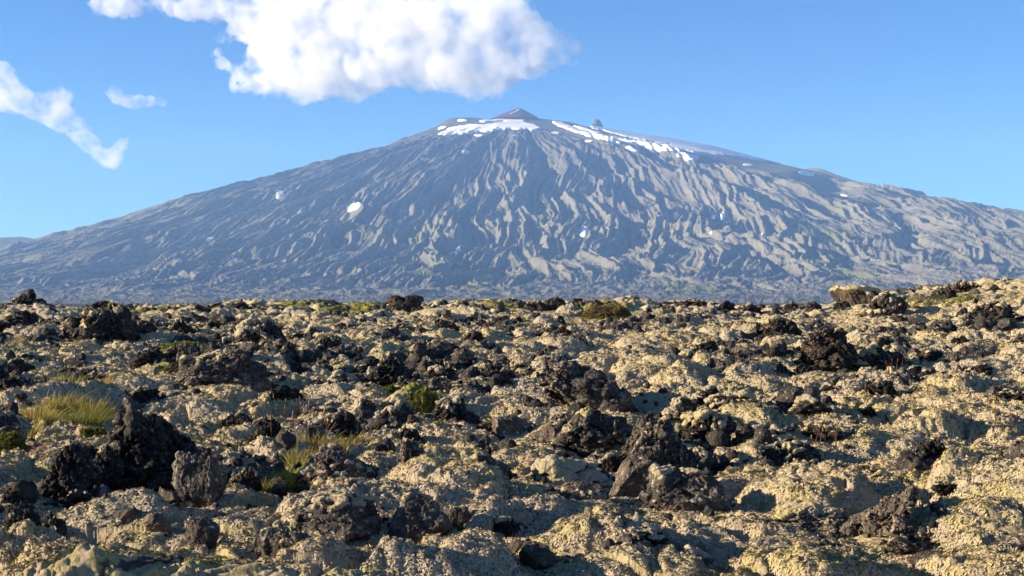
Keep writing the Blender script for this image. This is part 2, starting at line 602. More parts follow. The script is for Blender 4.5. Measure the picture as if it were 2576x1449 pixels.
def mount_point(px, py, y_from=5000.0, y_to=11400.0):
    """first point of the mountain met by a line of sight"""
    tx, tz = pix_dir(px, py)
    ys = np.linspace(y_from, y_to, 3000)
    d = mount_z(tx * ys, ys) - (EYE + tz * ys)
    k = int(np.argmax(d > 0)) if (d > 0).any() else int(np.argmax((mount_z(tx * ys, ys) - EYE) / ys))
    return tx * ys[k], ys[k], float(mount_z(np.array([tx * ys[k]]), np.array([ys[k]]))[0])


def in_poly(px, py, poly):
    c = np.zeros(px.shape, bool)
    n = len(poly)
    for i in range(n):
        x1, y1 = poly[i]; x2, y2 = poly[i - 1]
        if y1 == y2:
            continue
        hit = ((y1 > py) != (y2 > py)) & (px < (x2 - x1) * (py - y1) / (y2 - y1) + x1)
        c ^= hit
    return c


def largest_piece(m):
    """the biggest connected part of a true/false grid"""
    lab = np.where(m, np.arange(1, m.size + 1).reshape(m.shape), 0)
    while True:
        p = np.pad(lab, 1)
        q = np.maximum.reduce([p[1:-1, 1:-1], p[:-2, 1:-1], p[2:, 1:-1], p[1:-1, :-2], p[1:-1, 2:]])
        q = np.where(m, q, 0)
        if (q == lab).all():
            break
        lab = q
    ids, n = np.unique(lab[lab > 0], return_counts=True)
    return lab == ids[np.argmax(n)]


def snow_patch(poly, label, group, name='snow_patch', thick=5.0, rough=5.0, seed=0, mat='snow'):
    """a snow bank lying on the mountain: poly is its outline on the hillside as seen from the lava"""
    P = np.array(poly, float)
    PX = CX + F_PX * MX / MY; PY = HOR - F_PX * (MZ - EYE) / MY
    pad = 14
    ok = (PX > P[:, 0].min() - pad) & (PX < P[:, 0].max() + pad) & (PY > P[:, 1].min() - pad) & (PY < P[:, 1].max() + pad)
    if name == 'snow_patch':
        ok &= MY < SY + 150
    j, i = np.where(ok)
    if len(j) == 0:
        return None
    j0, j1, i0, i1 = j.min(), j.max() + 1, i.min(), i.max() + 1
    sx, sy = PX[j0:j1 + 1, i0:i1 + 1], PY[j0:j1 + 1, i0:i1 + 1]
    X, Y, Z = MX[j0:j1 + 1, i0:i1 + 1], MY[j0:j1 + 1, i0:i1 + 1], MZ[j0:j1 + 1, i0:i1 + 1]
    wob = rough * fbm2(X / 60 + seed, Y / 90, 3, 301)
    wob2 = 0.5 * rough * fbm2(X / 60 - seed, Y / 90, 3, 305)
    m = (in_poly(sx + wob, sy + wob2, poly) & ok[j0:j1 + 1, i0:i1 + 1]).astype(np.float32)
    if m.sum() < 2:
        return None
    m = largest_piece(m > 0).astype(np.float32)
    sm = blur(np.pad(m, 2), 2)[2:-2, 2:-2]
    if name == 'glacier':
        Z = np.maximum(base_h(X, Y), Z - 2)
    else:
        k = 60 if len(poly) > 8 else 5
        Z = np.maximum(blur(np.pad(Z, 64, mode='edge'), k)[64:-64, 64:-64], Z - 1)
    Zs = Z + thick * sstep(0.25, 0.9, sm) - thick * 0.5 * (1 - sstep(0.1, 0.45, sm))
    keep = blur(np.pad(m, 2), 1)[2:-2, 2:-2] > 0.02
    f = grid_faces(*X.shape)
    kf = keep.ravel()[f].all(1)
    f = f[kf]
    if len(f) == 0:
        return None
    used, inv = np.unique(f, return_inverse=True)
    V = np.stack([X, Y, Zs], -1).reshape(-1, 3)[used]
    org = V.mean(0)
    o = link(name, mesh_from(name, V - org, inv.reshape(-1, 4), M[mat]))
    o.location = org
    return tag(o, label, 'snow', group)


def rect(cx, cy, w, h, ang=0.0):
    a = math.radians(ang); c, s_ = math.cos(a), math.sin(a)
    base = [(-0.5, -0.1), (-0.25, -0.5), (0.15, -0.4), (0.5, -0.15), (0.42, 0.3), (0.05, 0.5), (-0.4, 0.4)]
    return [(cx + w * x * c - h * y * s_, cy + w * x * s_ + h * y * c) for x, y in base]


def zoom5(pts):
    return [(872 + 0.3703 * x, 234.8 + 0.3703 * y) for x, y in pts]


SNOW = [
    (zoom5([(610, 275), (655, 268), (690, 240), (770, 222), (840, 214), (960, 209), (1060, 198), (1100, 190), (1000, 192), (910, 197), (900, 186), (1000, 182), (1090, 172), (1150, 158), (1290, 158), (1235, 175), (1205, 190),
            (1215, 202), (1270, 213), (1322, 238), (1260, 251), (1200, 246), (1100, 241), (980, 258), (850, 270), (740, 276), (655, 284)]),
     'broad white snowfield just below the reddish summit cone', None),
    (zoom5([(1392, 192), (1440, 194), (1490, 210), (1540, 232), (1600, 250), (1700, 276), (1760, 292), (1850, 306), (1990, 326), (2110, 345), (2230, 352), (2400, 375), (2560, 408), (2560, 424), (2400, 405), (2280, 390), (2150, 388),
            (2050, 370), (1950, 350), (1850, 335), (1760, 318), (1680, 300), (1600, 278), (1540, 258), (1470, 230), (1420, 215)]),
     'long narrow sunlit snow band slanting down right of the summit', None),
    (zoom5([(1530, 217), (1580, 226), (1680, 258), (1745, 272), (1700, 277), (1610, 250)]), 'thin snow strip above the start of the long slanting snow band', None),
    (rect(1730, 392, 64, 15, 8), 'tapering snow patch just under the long slanting snow band', None),
    (rect(2186, 472, 96, 11, 8), 'long snow streak high on the far right skyline slope', None),
    (rect(2252, 481, 40, 9, 6), 'short snow patch touching the right end of the far right streak', None),
    (rect(2030, 436, 42, 11, 10), 'snow patch just below the right skyline, alone above the long right slope', None),
    (rect(2418, 545, 66, 17, 24), 'slanting snow patch on the dark hill at far right', None),
    (rect(2376, 544, 18, 7, 20), 'small snow spot left of the slanting snow patch at far right', None),
    (rect(1882, 414, 24, 6, 4), 'small snow dash below the end of the slanting snow band', None),
    (rect(1832, 433, 16, 8, 10), 'snow speck left of and below the small dash under the slanting band', None),
    (rect(1936, 490, 34, 8, 14), 'thin snow dash on the upper right slope above the forked gullies', None),
    (rect(2126, 491, 22, 6, 4), 'tiny snow dash under the long streak at the right skyline', None),
    (rect(704, 490, 24, 20, -40), 'snow patch highest up on the left flank of the mountain', None),
    (rect(889, 520, 40, 17, -28), 'brightest snow patch on the left flank, lying in a gully', None),
    (rect(1068, 400, 26, 8, 4), 'small snow patch on the dark upper slope left of centre', None),
    (rect(1172, 382, 26, 8, 0), 'small snow patch on the dark upper slope under the broad snowfield', None),
    (rect(1205, 340, 26, 5, 0), 'thin snow dash close below the left half of the broad snowfield', None),
    (rect(1298, 341, 18, 5, 0), 'thin snow dash close below the right half of the broad snowfield', None),
    (rect(1398, 333, 24, 5, 0), 'thin snow dash between the broad snowfield and the slanting band', None),
    (rect(1480, 354, 16, 6, 4), 'snow speck below the upper part of the slanting band', None),
    (rect(1592, 374, 42, 9, 16), 'slim snow dash below the middle of the slanting band', None),
    (rect(1470, 583, 18, 30, 24), 'upright snow patch in the deep central gully', None),
    (rect(1818, 544, 12, 22, 20), 'taller of the two snow spots in the right gully', None),
    (rect(1794, 546, 10, 14, 0), 'smaller of the two snow spots in the right gully', None),
    (rect(1791, 587, 11, 11, 0), 'snow spot under the pair in the right gully', None),
    (rect(1922, 592, 14, 11, 30), 'snow spot on the lower slope right of the paired gully spots', None),
    (rect(1152, 623, 13, 16, 20), 'larger of the two snow spots low in the left central gully', None),
    (rect(1147, 637, 8, 8, 0), 'smaller and lower of the two snow spots in the left central gully', None),
    (rect(528, 601, 22, 9, -22), 'lowest snow patch on the left flank', None),
    (rect(1163, 302, 26, 6, 0), 'snow patch on the shoulder left of the summit cone', None),
    (rect(1112, 321, 24, 8, -22), 'slanting snow dash on the left shoulder near the skyline', None),
]


def build_summit():
    # reddish cone on top
    n, k = 72, 40
    th = np.linspace(0, 2 * np.pi, n, endpoint=False)
    x0 = (1300 - CX) / F_PX * SY
    rr = np.linspace(0, 1, k)
    T, R = np.meshgrid(th, rr)
    ax = np.where(np.cos(T) < 0, 215, 150)
    X = ax * R * np.cos(T) + 18; Y = 150 * R * np.sin(T)
    base = (HOR - 299) / F_PX * SY + EYE
    top = (HOR - 275) / F_PX * SY + EYE
    Zc = base - 18 + (top - base + 18) * (1 - R) ** 0.92 + 5 * fbm2(X / 40, Y / 40, 4, 401) * R
    V = np.stack([X, Y, Zc - base], -1).reshape(-1, 3)
    i = np.arange(k * n).reshape(k, n)
    F = np.stack([i[:-1].ravel(), i[1:].ravel(), np.roll(i, -1, 1)[1:].ravel(), np.roll(i, -1, 1)[:-1].ravel()], 1)
    t = NT('red_scoria')
    co = t.coord()
    c = t.mix(t.ramp(t.noise(co, 0.03, 4), 0.4, 0.6), (0.105, 0.042, 0.032), (0.065, 0.040, 0.038))
    t.done(c, 0.95, t.bump(t.noise(co, 0.08, 5), 0.5, 5.0), 0.05)
    o = link('summit_hill', mesh_from('summit_hill', V, F, t.m))
    o.location = (x0, SY - 120, base)
    tag(o, kind='structure')
    # snow streak on the cone
    a = np.linspace(0, 1, 14)
    for pts, w, lab in (([(1306, 281), (1300, 288), (1290, 292), (1282, 297)], 2.6, 'thin snow streak running down the sunny side of the reddish summit cone'),
                        ([(1298, 281), (1310, 281)], 2.6, 'small snow cap right under the tip of the reddish summit cone')):
        P = np.array(pts, float)
        q = np.interp(a, np.linspace(0, 1, len(P)), P[:, 0]); qy = np.interp(a, np.linspace(0, 1, len(P)), P[:, 1])
        Vv = []; 
        for X1, Y1 in zip(q, qy):
            for s1 in (-1, -0.5, 0.5, 1):
                xx = (X1 + s1 * w - CX) / F_PX * SY - x0
                zz = (HOR - Y1) / F_PX * SY + EYE - base
                # put it on the cone face towards the lava
                lx = (xx - 18) / (215 if xx < 18 else 150)
                lv = np.clip(1 - ((zz + 18) / (top - base + 18)) ** (1 / 0.92), 0, 1)
                yy = -150 * math.sqrt(max(lv ** 2 - lx ** 2, 0.0))
                Vv.append((xx, yy - (4 if abs(s1) < 1 else -3), zz + 2))
        o2 = link('snow_patch', mesh_from('snow_patch', np.array(Vv), grid_faces(len(a), 4), M['snow']))
        o2.location = o.location
        tag(o2, lab, 'snow', 'snow patches on the mountain')
    # dark shoulder knob left of the cone
    # black horn of rock standing in the glacier
    V, F = ico(5)
    p = V.copy()
    p = p + 0.25 * np.stack([fbm3(V * 1.7 + 3, 4, 411), fbm3(V * 1.7 + 13, 4, 412), fbm3(V * 1.7 + 23, 4, 413)], 1)
    zz = (p[:, 2] + 1) / 2
    wid = np.interp(zz, [0, 0.3, 0.62, 0.8, 1.0], [1.0, 0.78, 0.52, 0.46, 0.36])
    p[:, 0] *= wid * 54; p[:, 1] *= wid * 46
    notch = 0.14 * np.exp(-((p[:, 0] - 1) / 7) ** 2) * sstep(0.7, 1, zz)
    p[:, 2] = (zz - notch) * 92 - 16
    x1, y1 = (1503 - CX) / F_PX * (SY + 60), SY + 60
    o3 = link('rock_tower', mesh_from('rock_tower', p, F, M['mountain'], True))
    o3.location = (x1, y1, (HOR - 322) / F_PX * y1 + EYE)
    tag(o3, 'dark rock horn sticking up from the glacier on the right skyline', 'rock')
    # distant range behind the left flank
    xs = np.linspace(-5200, -1500, 200); ys = np.linspace(12400, 13100, 14)
    X, Y = np.meshgrid(xs, ys)
    ridge = np.interp(CX + F_PX * X / 12700, [-200, 0, 40, 65, 90, 107, 140, 300], [598, 596, 594, 597, 600, 599, 604, 640])
    Hh = (HOR - ridge) / F_PX * 12700 + EYE + 10 * fbm2(X / 160, Y / 160, 4, 421)
    Zr = Hh * np.exp(-((Y - 12750) / 330) ** 2)
    o4 = link('far_hill', mesh_from('far_hill', np.stack([X, Y, Zr], -1).reshape(-1, 3), grid_faces(*X.shape), M['mountain']))
    tag(o4, kind='structure')


def ico(sub):
    if sub in _ICO:
        return _ICO[sub]
    t = (1 + 5 ** 0.5) / 2
    v = np.array([(-1, t, 0), (1, t, 0), (-1, -t, 0), (1, -t, 0), (0, -1, t), (0, 1, t), (0, -1, -t), (0, 1, -t), (t, 0, -1), (t, 0, 1), (-t, 0, -1), (-t, 0, 1)], float)
    f = np.array([(0, 11, 5), (0, 5, 1), (0, 1, 7), (0, 7, 10), (0, 10, 11), (1, 5, 9), (5, 11, 4), (11, 10, 2), (10, 7, 6), (7, 1, 8),
                  (3, 9, 4), (3, 4, 2), (3, 2, 6), (3, 6, 8), (3, 8, 9), (4, 9, 5), (2, 4, 11), (6, 2, 10), (8, 6, 7), (9, 8, 1)])
    v /= np.linalg.norm(v, axis=1)[:, None]
    for _ in range(sub):
        e = np.sort(np.concatenate([f[:, [0, 1]], f[:, [1, 2]], f[:, [2, 0]]]), 1)
        u, inv = np.unique(e, axis=0, return_inverse=True)
        inv = inv.reshape(-1)
        m = v[u[:, 0]] + v[u[:, 1]]
        m /= np.linalg.norm(m, axis=1)[:, None]
        k = len(f); n0 = len(v)
        ab, bc, ca = inv[:k] + n0, inv[k:2 * k] + n0, inv[2 * k:] + n0
        v = np.vstack([v, m])
        f = np.concatenate([np.stack([f[:, 0], ab, ca], 1), np.stack([f[:, 1], bc, ab], 1), np.stack([f[:, 2], ca, bc], 1), np.stack([ab, bc, ca], 1)])
    _ICO[sub] = (v, f)
    return v, f


_ICO = {}
build_summit()
for _i, (_p, _l, _g) in enumerate(SNOW):
    snow_patch(_p, _l, _g or 'snow patches on the mountain', seed=_i * 3.7, rough=4.0 if _i < 5 else 2.0, thick=9.0 if _i < 3 else 3.5)
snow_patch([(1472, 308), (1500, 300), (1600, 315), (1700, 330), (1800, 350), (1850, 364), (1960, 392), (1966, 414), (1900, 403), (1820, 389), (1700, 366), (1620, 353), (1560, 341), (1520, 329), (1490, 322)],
           'smooth blue grey glacier along the right skyline, behind the slanting snow band', None, name='glacier', thick=9.0, rough=3.0, mat='shaded_glacier')


# ------------------------------------------------------------------ the lava field (one sheet from the camera's feet to the mountain's foot)
# height of the far rim, read along the skyline of the lava
RIM = np.array([(-1500, 790), (0, 783), (100, 782), (340, 781), (450, 772), (600, 772), (800, 770), (1000, 777), (1200, 764), (1450, 768), (1600, 764), (1750, 775), (1900, 783),
                (2080, 775), (2160, 752), (2300, 738), (2450, 722), (2576, 712), (3200, 700), (4200, 700)], float)
R_RIM = 85.0


def macro(x, y):
    r = np.hypot(x, y)
    yy = np.where(y > 0.3 * r, y, 0.3 * r + 1e-4)
    px = np.where(y > 0.3 * r, CX + F_PX * x / yy, np.where(x < 0, -1500, 4200))
    px = np.clip(px, -1500, 4200)
    rim = EYE + (HOR - np.interp(px, RIM[:, 0], RIM[:, 1])) / F_PX * R_RIM
    t = np.clip(r / R_RIM, 0, 1)
    g = 0.9 * t + 0.1 * t * t
    # the rise on the right is a swell that begins half way out
    ref = EYE - 0.12
    z = ref * g + (rim - ref) * sstep(0.30, 1.0, t)
    back = sstep(R_RIM, 170, r) * 4.0
    far = np.interp(r, [0, 170, 400, 4300, 5600], [0, 0, 0, 4, 6]) + sstep(600, 1500, r) * 5 * fbm2(x / 400, y / 400, 3, 152) - np.clip(rim - EYE, -1, 9) * sstep(R_RIM, 400, r)
    return z - back + far


# hollows and swells seen in the photograph: picture column, row, half-width (px), depth towards the viewer factor, height (m)
BUMPS = [(640, 1085, 150, 1.6, -0.16), (2120, 1150, 220, 1.4, -0.20), (1330, 1010, 110, 1.4, -0.08), (350, 1240, 120, 1.2, -0.12), (330, 1395, 160, 1.2, -0.10),
         (1720, 985, 120, 1.0, 0.22), (1760, 1045, 170, 1.0, 0.16), (1430, 1190, 110, 1.0, 0.12), (850, 1290, 150, 1.0, 0.12), (740, 965, 140, 1.0, 0.16),
         (260, 1030, 160, 1.2, 0.22), (2150, 1060, 140, 1.0, 0.14), (1880, 1190, 130, 1.0, 0.12), (60, 1180, 120, 1.0, 0.16), (2420, 1000, 170, 1.0, 0.14),
         (250, 855, 180, 1.0, 0.35), (560, 950, 160, 1.0, 0.22), (985, 960, 140, 1.0, 0.16), (1500, 800, 100, 1.0, 0.5), (2090, 930, 160, 1.0, 0.2), (1950, 860, 120, 1.0, 0.2),
         (1500, 1030, 160, 1.0, 0.14), (1100, 1190, 140, 1.0, 0.10), (2300, 1300, 160, 1.0, -0.06), (2480, 1390, 150, 1.0, 0.08), (70, 800, 130, 1.0, 0.4)]


def ground_point(px, py):
    """where the line of sight through a picture point meets the smooth field"""
    tx, tz = pix_dir(px, py)
    ys = np.linspace(6, R_RIM * 1.05, 4000)
    d = macro(tx * ys, ys) - (EYE + tz * ys)
    k = np.argmax(d > 0)
    if d[k] <= 0:
        k = len(ys) - 1
    return tx * ys[k], ys[k]


_BP = [(*ground_point(b[0], b[1]), b[2] / F_PX, b[3], b[4]) for b in BUMPS]
def spots(rows):
    out = []
    for px, py, hw, hd in rows:
        x, y = ground_point(px, py)
        out.append((x, y, hw / F_PX * y, hd * hw / F_PX * y))
    return out


# green ground moss and rust-red moss: column, row, half width, depth over width
GREENS = spots([(450, 885, 75, 3), (425, 945, 38, 2.2), (690, 912, 36, 2.5), (1050, 1020, 55, 1.5), (1100, 1075, 70, 1.2), (1245, 1090, 45, 1.4), (190, 1055, 120, 1.6), (20, 1130, 45, 1.5), (740, 1195, 70, 1.4), (860, 1125, 60, 1.2),
                (1525, 800, 80, 4), (2320, 765, 70, 4), (420, 780, 90, 5), (720, 778, 60, 5), (880, 782, 90, 5), (1270, 778, 70, 4), (2420, 770, 40, 4), (30, 792, 50, 4), (60, 880, 40, 3)])
RUSTS = spots([(1600, 1400, 70, 1.0), (1720, 1395, 95, 0.8), (1250, 1400, 40, 1), (2440, 1210, 40, 1.2), (2400, 1000, 40, 1.5), (2000, 1300, 40, 1), (260, 1090, 60, 1.3), (90, 1150, 45, 1.3), (1930, 1245, 35, 1), (880, 1300, 40, 1)])


# outcrops and boulders one can tell apart: column, foot row, width, height (all read in the photograph), build, rock, moss cover, lean, short name
HEROES = [
    (70, 788, 132, 62, 'crag', 'clinker', 0.1, 0.1, 'jagged black outcrop on the left skyline', 'skyline outcrop'),
    (55, 828, 96, 50, 'crag', 'clinker', 0.2, 0.0, 'broad dark rock just below the jagged left skyline outcrop', ''),
    (120, 838, 84, 38, 'crag', 'clinker_brown', 0.1, 0.0, 'low brown clinker heap between the left skyline outcrop and the tall moss-topped one', ''),
    (245, 868, 168, 108, 'crag', 'clinker', 0.25, 0.0, 'tall black outcrop with a yellow moss cap near the left skyline', ''),
    (305, 806, 42, 36, 'facet', 'clinker', 0.0, 0.1, 'square dark rock behind the right shoulder of the moss-capped left outcrop', ''),
    (350, 856, 104, 52, 'crag', 'clinker', 0.15, 0.15, 'dark rubble slope falling right from the moss-capped left outcrop', ''),
    (545, 790, 60, 30, 'crag', 'clinker_brown', 0.0, 0.0, 'brown clinker knob on the skyline beside the left grassy strip', ''),
    (625, 868, 150, 76, 'crag', 'clinker', 0.3, 0.0, 'wide dark outcrop below the skyline, left of centre', ''),
    (462, 848, 66, 46, 'crag', 'clinker_brown', 0.2, 0.2, 'peaked brown rock between the moss-capped outcrop and the wide dark one', ''),
    (1014, 790, 86, 50, 'boulder', 'clinker_brown', 0.0, 0.0, 'rounded dark brown boulder alone on the middle skyline', ''),
    (1170, 782, 34, 28, 'crag', 'clinker', 0.0, 0.0, 'small spiky rock on the skyline right of the rounded brown boulder', ''),
    (1345, 790, 62, 34, 'crag', 'clinker', 0.1, 0.0, 'left half of the rough rock pair on the skyline by the heathery mound', ''),
    (1408, 790, 74, 46, 'crag', 'clinker', 0.1, 0.0, 'right and taller half of the rough rock pair on the skyline by the heathery mound', ''),
    (1830, 792, 46, 38, 'crag', 'clinker', 0.0, 0.0, 'upright dark rock on the skyline right of the heathery mound', ''),
    (1890, 796, 66, 32, 'crag', 'clinker', 0.2, 0.0, 'low wide dark rock on the skyline beside the upright one', ''),
    (1988, 792, 40, 36, 'crag', 'clinker_brown', 0.1, 0.0, 'left one of two square skyline rocks before the right rise', ''),
    (2046, 790, 46, 34, 'crag', 'clinker', 0.0, 0.0, 'right one of two square skyline rocks before the right rise', ''),
    (2168, 768, 116, 50, 'slab', 'clinker_brown', 0.55, 0.5, 'tilted layered slab rising to the right at the top of the right rise', ''),
    (2240, 806, 96, 74, 'crag', 'clinker', 0.35, 0.0, 'dark block with a moss crown in front of the tilted layered slab', ''),
    (2436, 736, 74, 32, 'crag', 'clinker_brown', 0.1, 0.0, 'brown rock ridge highest on the right skyline', ''),
    (2385, 752, 70, 38, 'crag', 'clinker', 0.1, 0.0, 'dark rock beside the grassy patch on the right rise', ''),
    (2506, 738, 36, 24, 'crag', 'clinker', 0.0, 0.0, 'small dark rock on the skyline right of the highest brown ridge', ''),
    (2500, 814, 110, 58, 'crag', 'clinker', 0.2, 0.0, 'large black outcrop on the slope at the right edge', ''),
    (2092, 938, 122, 118, 'crag', 'clinker_brown', 0.0, -0.05, 'tall rough brown tower rock on the right, wider at the top', ''),
    (1958, 868, 124, 68, 'crag', 'clinker_brown', 0.15, 0.0, 'craggy brown outcrop behind and left of the tall tower rock', ''),
    (2210, 934, 140, 62, 'crag', 'clinker', 0.25, 0.0, 'low black clinker wall right of the tall tower rock', ''),
    (1984, 903, 42, 32, 'facet', 'basalt_pale', 0.0, 0.1, 'pale angular stone at the left foot of the tall tower rock', ''),
    (827, 912, 68, 68, 'crag', 'clinker', 0.0, 0.0, 'pointed black rock standing alone in pale moss left of centre', ''),
    (733, 934, 42, 76, 'crag', 'clinker', 0.25, -0.1, 'narrow upright rock with moss on its left side, beside the pointed black one', ''),
    (432, 926, 76, 62, 'crag', 'basalt', 0.1, -0.1, 'grey rock rising out of the green moss patch', ''),
    (560, 982, 208, 106, 'boulder', 'basalt', 0.15, -0.1, 'big dark hollow boulder behind the shaded moss basin', ''),
    (985, 974, 148, 88, 'crag', 'clinker', 0.12, 0.0, 'wide black outcrop in the middle of the field', ''),
    (870, 936, 90, 40, 'boulder', 'basalt', 0.5, 0.1, 'smooth mossy hump joining the left side of the wide black middle outcrop', ''),
    (1125, 962, 100, 46, 'crag', 'clinker_brown', 0.1, 0.0, 'brown clinker ridge just right of the wide black middle outcrop', ''),
    (1106, 1000, 58, 52, 'facet', 'basalt', 0.0, 0.1, 'grey angular block in front of the brown clinker ridge', ''),
    (1240, 968, 118, 54, 'crag', 'clinker', 0.2, 0.0, 'rough rock row between the brown ridge and the leaning slab outcrop', ''),
    (1490, 1038, 236, 140, 'lean', 'basalt', 0.0, 0.62, 'big leaning brown slab with a smooth sloping face and orange lichen', ''),
    (1560, 1036, 110, 66, 'boulder', 'basalt', 0.0, 0.5, 'dark tail of rock at the right foot of the big leaning slab', ''),
    (1498, 1142, 166, 112, 'crag', 'basalt', 0.3, 0.0, 'broad craggy rock with moss on top below the leaning slab', ''),
    (1388, 1075, 34, 62, 'spire', 'basalt', 0.0, 0.15, 'narrow dark wedge standing up left of the broad craggy rock', ''),
    (1300, 1108, 108, 64, 'slab', 'basalt_pale', 0.1, 0.5, 'grey flat slab leaning left under the leaning brown one', ''),
    (1380, 1126, 64, 58, 'facet', 'basalt_pale', 0.0, 0.3, 'pale smooth stone wedged between the flat slab and the craggy rock', ''),
    (1660, 1188, 172, 148, 'crag', 'basalt', 0.0, -0.2, 'very rough big boulder with a pale spike on its left edge', ''),
    (1600, 1150, 40, 96, 'spire', 'basalt_pale', 0.0, -0.35, 'thin pale blade of rock against the left side of the very rough boulder', ''),
    (1775, 1120, 150, 92, 'crag', 'clinker', 0.35, 0.0, 'dark rock with a moss mane behind the very rough boulder', ''),
    (1850, 1060, 150, 74, 'boulder', 'clinker', 0.55, 0.1, 'long shaded rock under a moss hump right of the leaning slab', ''),
    (1935, 1120, 120, 60, 'boulder', 'clinker', 0.7, 0.1, 'moss-covered hump in shade right of the dark mossy rock', ''),
    (1592, 1246, 100, 96, 'facet', 'basalt_pale', 0.0, -0.2, 'pale faceted boulder with orange lichen on its top edge', ''),
    (1720, 1276, 178, 100, 'boulder', 'basalt', 0.25, 0.1, 'dark rounded boulder with an orange lichen spot right of the pale faceted one', ''),
    (1458, 1266, 116, 52, 'facet', 'basalt_pale', 0.05, 0.0, 'low pale diamond-shaped stone in front of the round moss mound', ''),
    (1435, 1216, 160, 66, 'boulder', 'clinker', 1.3, 0.0, 'round moss mound over a hidden rock beside the pale faceted boulder', ''),
    (2225, 1356, 196, 128, 'lean', 'basalt_pale', 0.0, -0.75, 'pale rugged rock leaning out to the right over a black hollow', ''),
    (2290, 1392, 108, 74, 'crag', 'basalt', 0.15, 0.0, 'rough brown rock at the foot of the leaning pale rock', ''),
    (2050, 1330, 160, 62, 'boulder', 'basalt', 0.35, 0.0, 'dark low boulder left of the leaning pale rock', ''),
    (2000, 1176, 140, 62, 'boulder', 'clinker', 0.3, 0.1, 'dark rock with a mossy back at the left end of the shaded hollow', ''),
    (2090, 1118, 110, 54, 'boulder', 'clinker', 0.45, 0.1, 'mossy black rock at the upper rim of the shaded hollow', ''),
    (2218, 1014, 104, 68, 'crag', 'clinker', 0.1, 0.0, 'knobbly dark rock on the pale moss slope to the right', ''),
    (2345, 1168, 96, 70, 'crag', 'clinker', 0.1, 0.1, 'black broken rock behind the right end of the shaded hollow', ''),
    (2540, 1206, 84, 62, 'facet', 'basalt', 0.0, 0.1, 'grey angular boulder cut by the right edge of the picture', ''),
    (1592, 936, 88, 52, 'crag', 'clinker', 0.2, 0.0, 'dark knob among pale moss just above the leaning slab', ''),
    (1388, 854, 88, 38, 'crag', 'clinker_brown', 0.15, 0.0, 'brown clinker pair below the skyline rocks at the centre', ''),
    (1110, 852, 100, 50, 'crag', 'clinker', 0.35, 0.0, 'dark mossy rock below the rounded skyline boulder', ''),
    (1361, 1442, 94, 82, 'facet', 'basalt', 0.0, 0.15, 'dark pyramid-shaped stone at the bottom edge near the centre', ''),
    (1310, 1392, 60, 34, 'facet', 'basalt', 0.1, 0.0, 'flat stone with yellow lichen tucked behind the dark pyramid stone', ''),
    (1052, 1360, 142, 118, 'facet', 'basalt', 0.1, 0.05, 'large blocky grey boulder with flat sides low in the middle', ''),
    (1150, 1336, 52, 62, 'facet', 'basalt', 0.0, 0.0, 'small upright block right against the large blocky boulder', ''),
    (842, 1230, 178, 108, 'boulder', 'basalt', 0.35, -0.1, 'dark rounded boulder with moss on its crown right of the tall grass', ''),
    (496, 1292, 112, 156, 'facet', 'basalt', 0.0, 0.12, 'tall sharp-edged grey rock standing in the left foreground', ''),
    (428, 1280, 70, 52, 'facet', 'basalt', 0.05, 0.3, 'small slab leaning on the left foot of the tall sharp rock', ''),
    (370, 1226, 228, 206, 'crag', 'clinker', 0.05, 0.1, 'massive crumbly black crag in the left foreground', ''),
    (260, 1236, 84, 120, 'crag', 'clinker', 0.1, 0.0, 'crumbly pillar against the left flank of the massive black crag', ''),
    (170, 1272, 120, 160, 'crag', 'clinker', 0.1, 0.0, 'dark crumbly column at the far left of the black crag', ''),
    (612, 1240, 76, 66, 'crag', 'clinker', 0.05, 0.0, 'small spotted black rock between the tall sharp rock and the grass', ''),
    (850, 1364, 196, 120, 'boulder', 'basalt', 0.35, 0.0, 'wide dark boulder half buried in moss left of the blocky grey one', ''),
    (506, 1370, 74, 66, 'facet', 'basalt', 0.0, 0.2, 'sharp-cornered grey stone on moss in the lower left', ''),
    (392, 1336, 62, 48, 'facet', 'basalt_pale', 0.1, 0.0, 'brownish angular stone between two shaded stones in the lower left', ''),
    (320, 1322, 66, 48, 'facet', 'basalt', 0.0, 0.0, 'grey triangular stone below the massive black crag', ''),
    (712, 1446, 140, 126, 'boulder', 'basalt', 0.25, 0.0, 'big knobbly rock with moss behind it at the bottom left of centre', ''),
    (120, 1404, 84, 116, 'crag', 'clinker', 0.1, 0.0, 'upright crumbly rock low in the left corner', ''),
    (40, 1392, 96, 130, 'crag', 'clinker', 0.1, 0.0, 'shaded black rock face at the left edge near the bottom', ''),
    (1055, 1446, 92, 56, 'facet', 'basalt_pale', 0.1, 0.0, 'pale flat stone at the bottom edge left of the pyramid stone', ''),
    (1226, 1220, 106, 76, 'facet', 'basalt', 0.2, 0.1, 'grey slab stone with a yellow lichen spot left of the craggy rock', ''),
    (1216, 1132, 32, 40, 'facet', 'basalt', 0.0, 0.0, 'small dark wedge standing in moss above the grey slab stone', ''),
    (1040, 1192, 72, 90, 'boulder', 'basalt', 0.25, 0.1, 'dark rock on the moss slope right of the moss-crowned boulder', ''),
    (1030, 1128, 64, 56, 'crag', 'clinker', 0.05, 0.2, 'dark leaning rock above the moss slope in the middle', ''),
    (590, 1076, 84, 40, 'crag', 'clinker', 0.3, 0.0, 'small dark rock poking out of moss behind the shaded basin', ''),
    (38, 962, 82, 60, 'boulder', 'clinker', 0.35, 0.0, 'rounded dark rock with moss on top at the left edge', ''),
    (238, 986, 84, 52, 'crag', 'clinker_brown', 0.1, 0.0, 'dark reddish rock right behind the tufted grass bank', ''),
    (366, 1022, 74, 50, 'crag', 'clinker', 0.15, 0.0, 'black rock at the right end of the green grass bank', ''),
    (990, 1062, 108, 66, 'crag', 'basalt', 0.45, 0.0, 'ribbed rock under a moss lip left of the green cushion', ''),
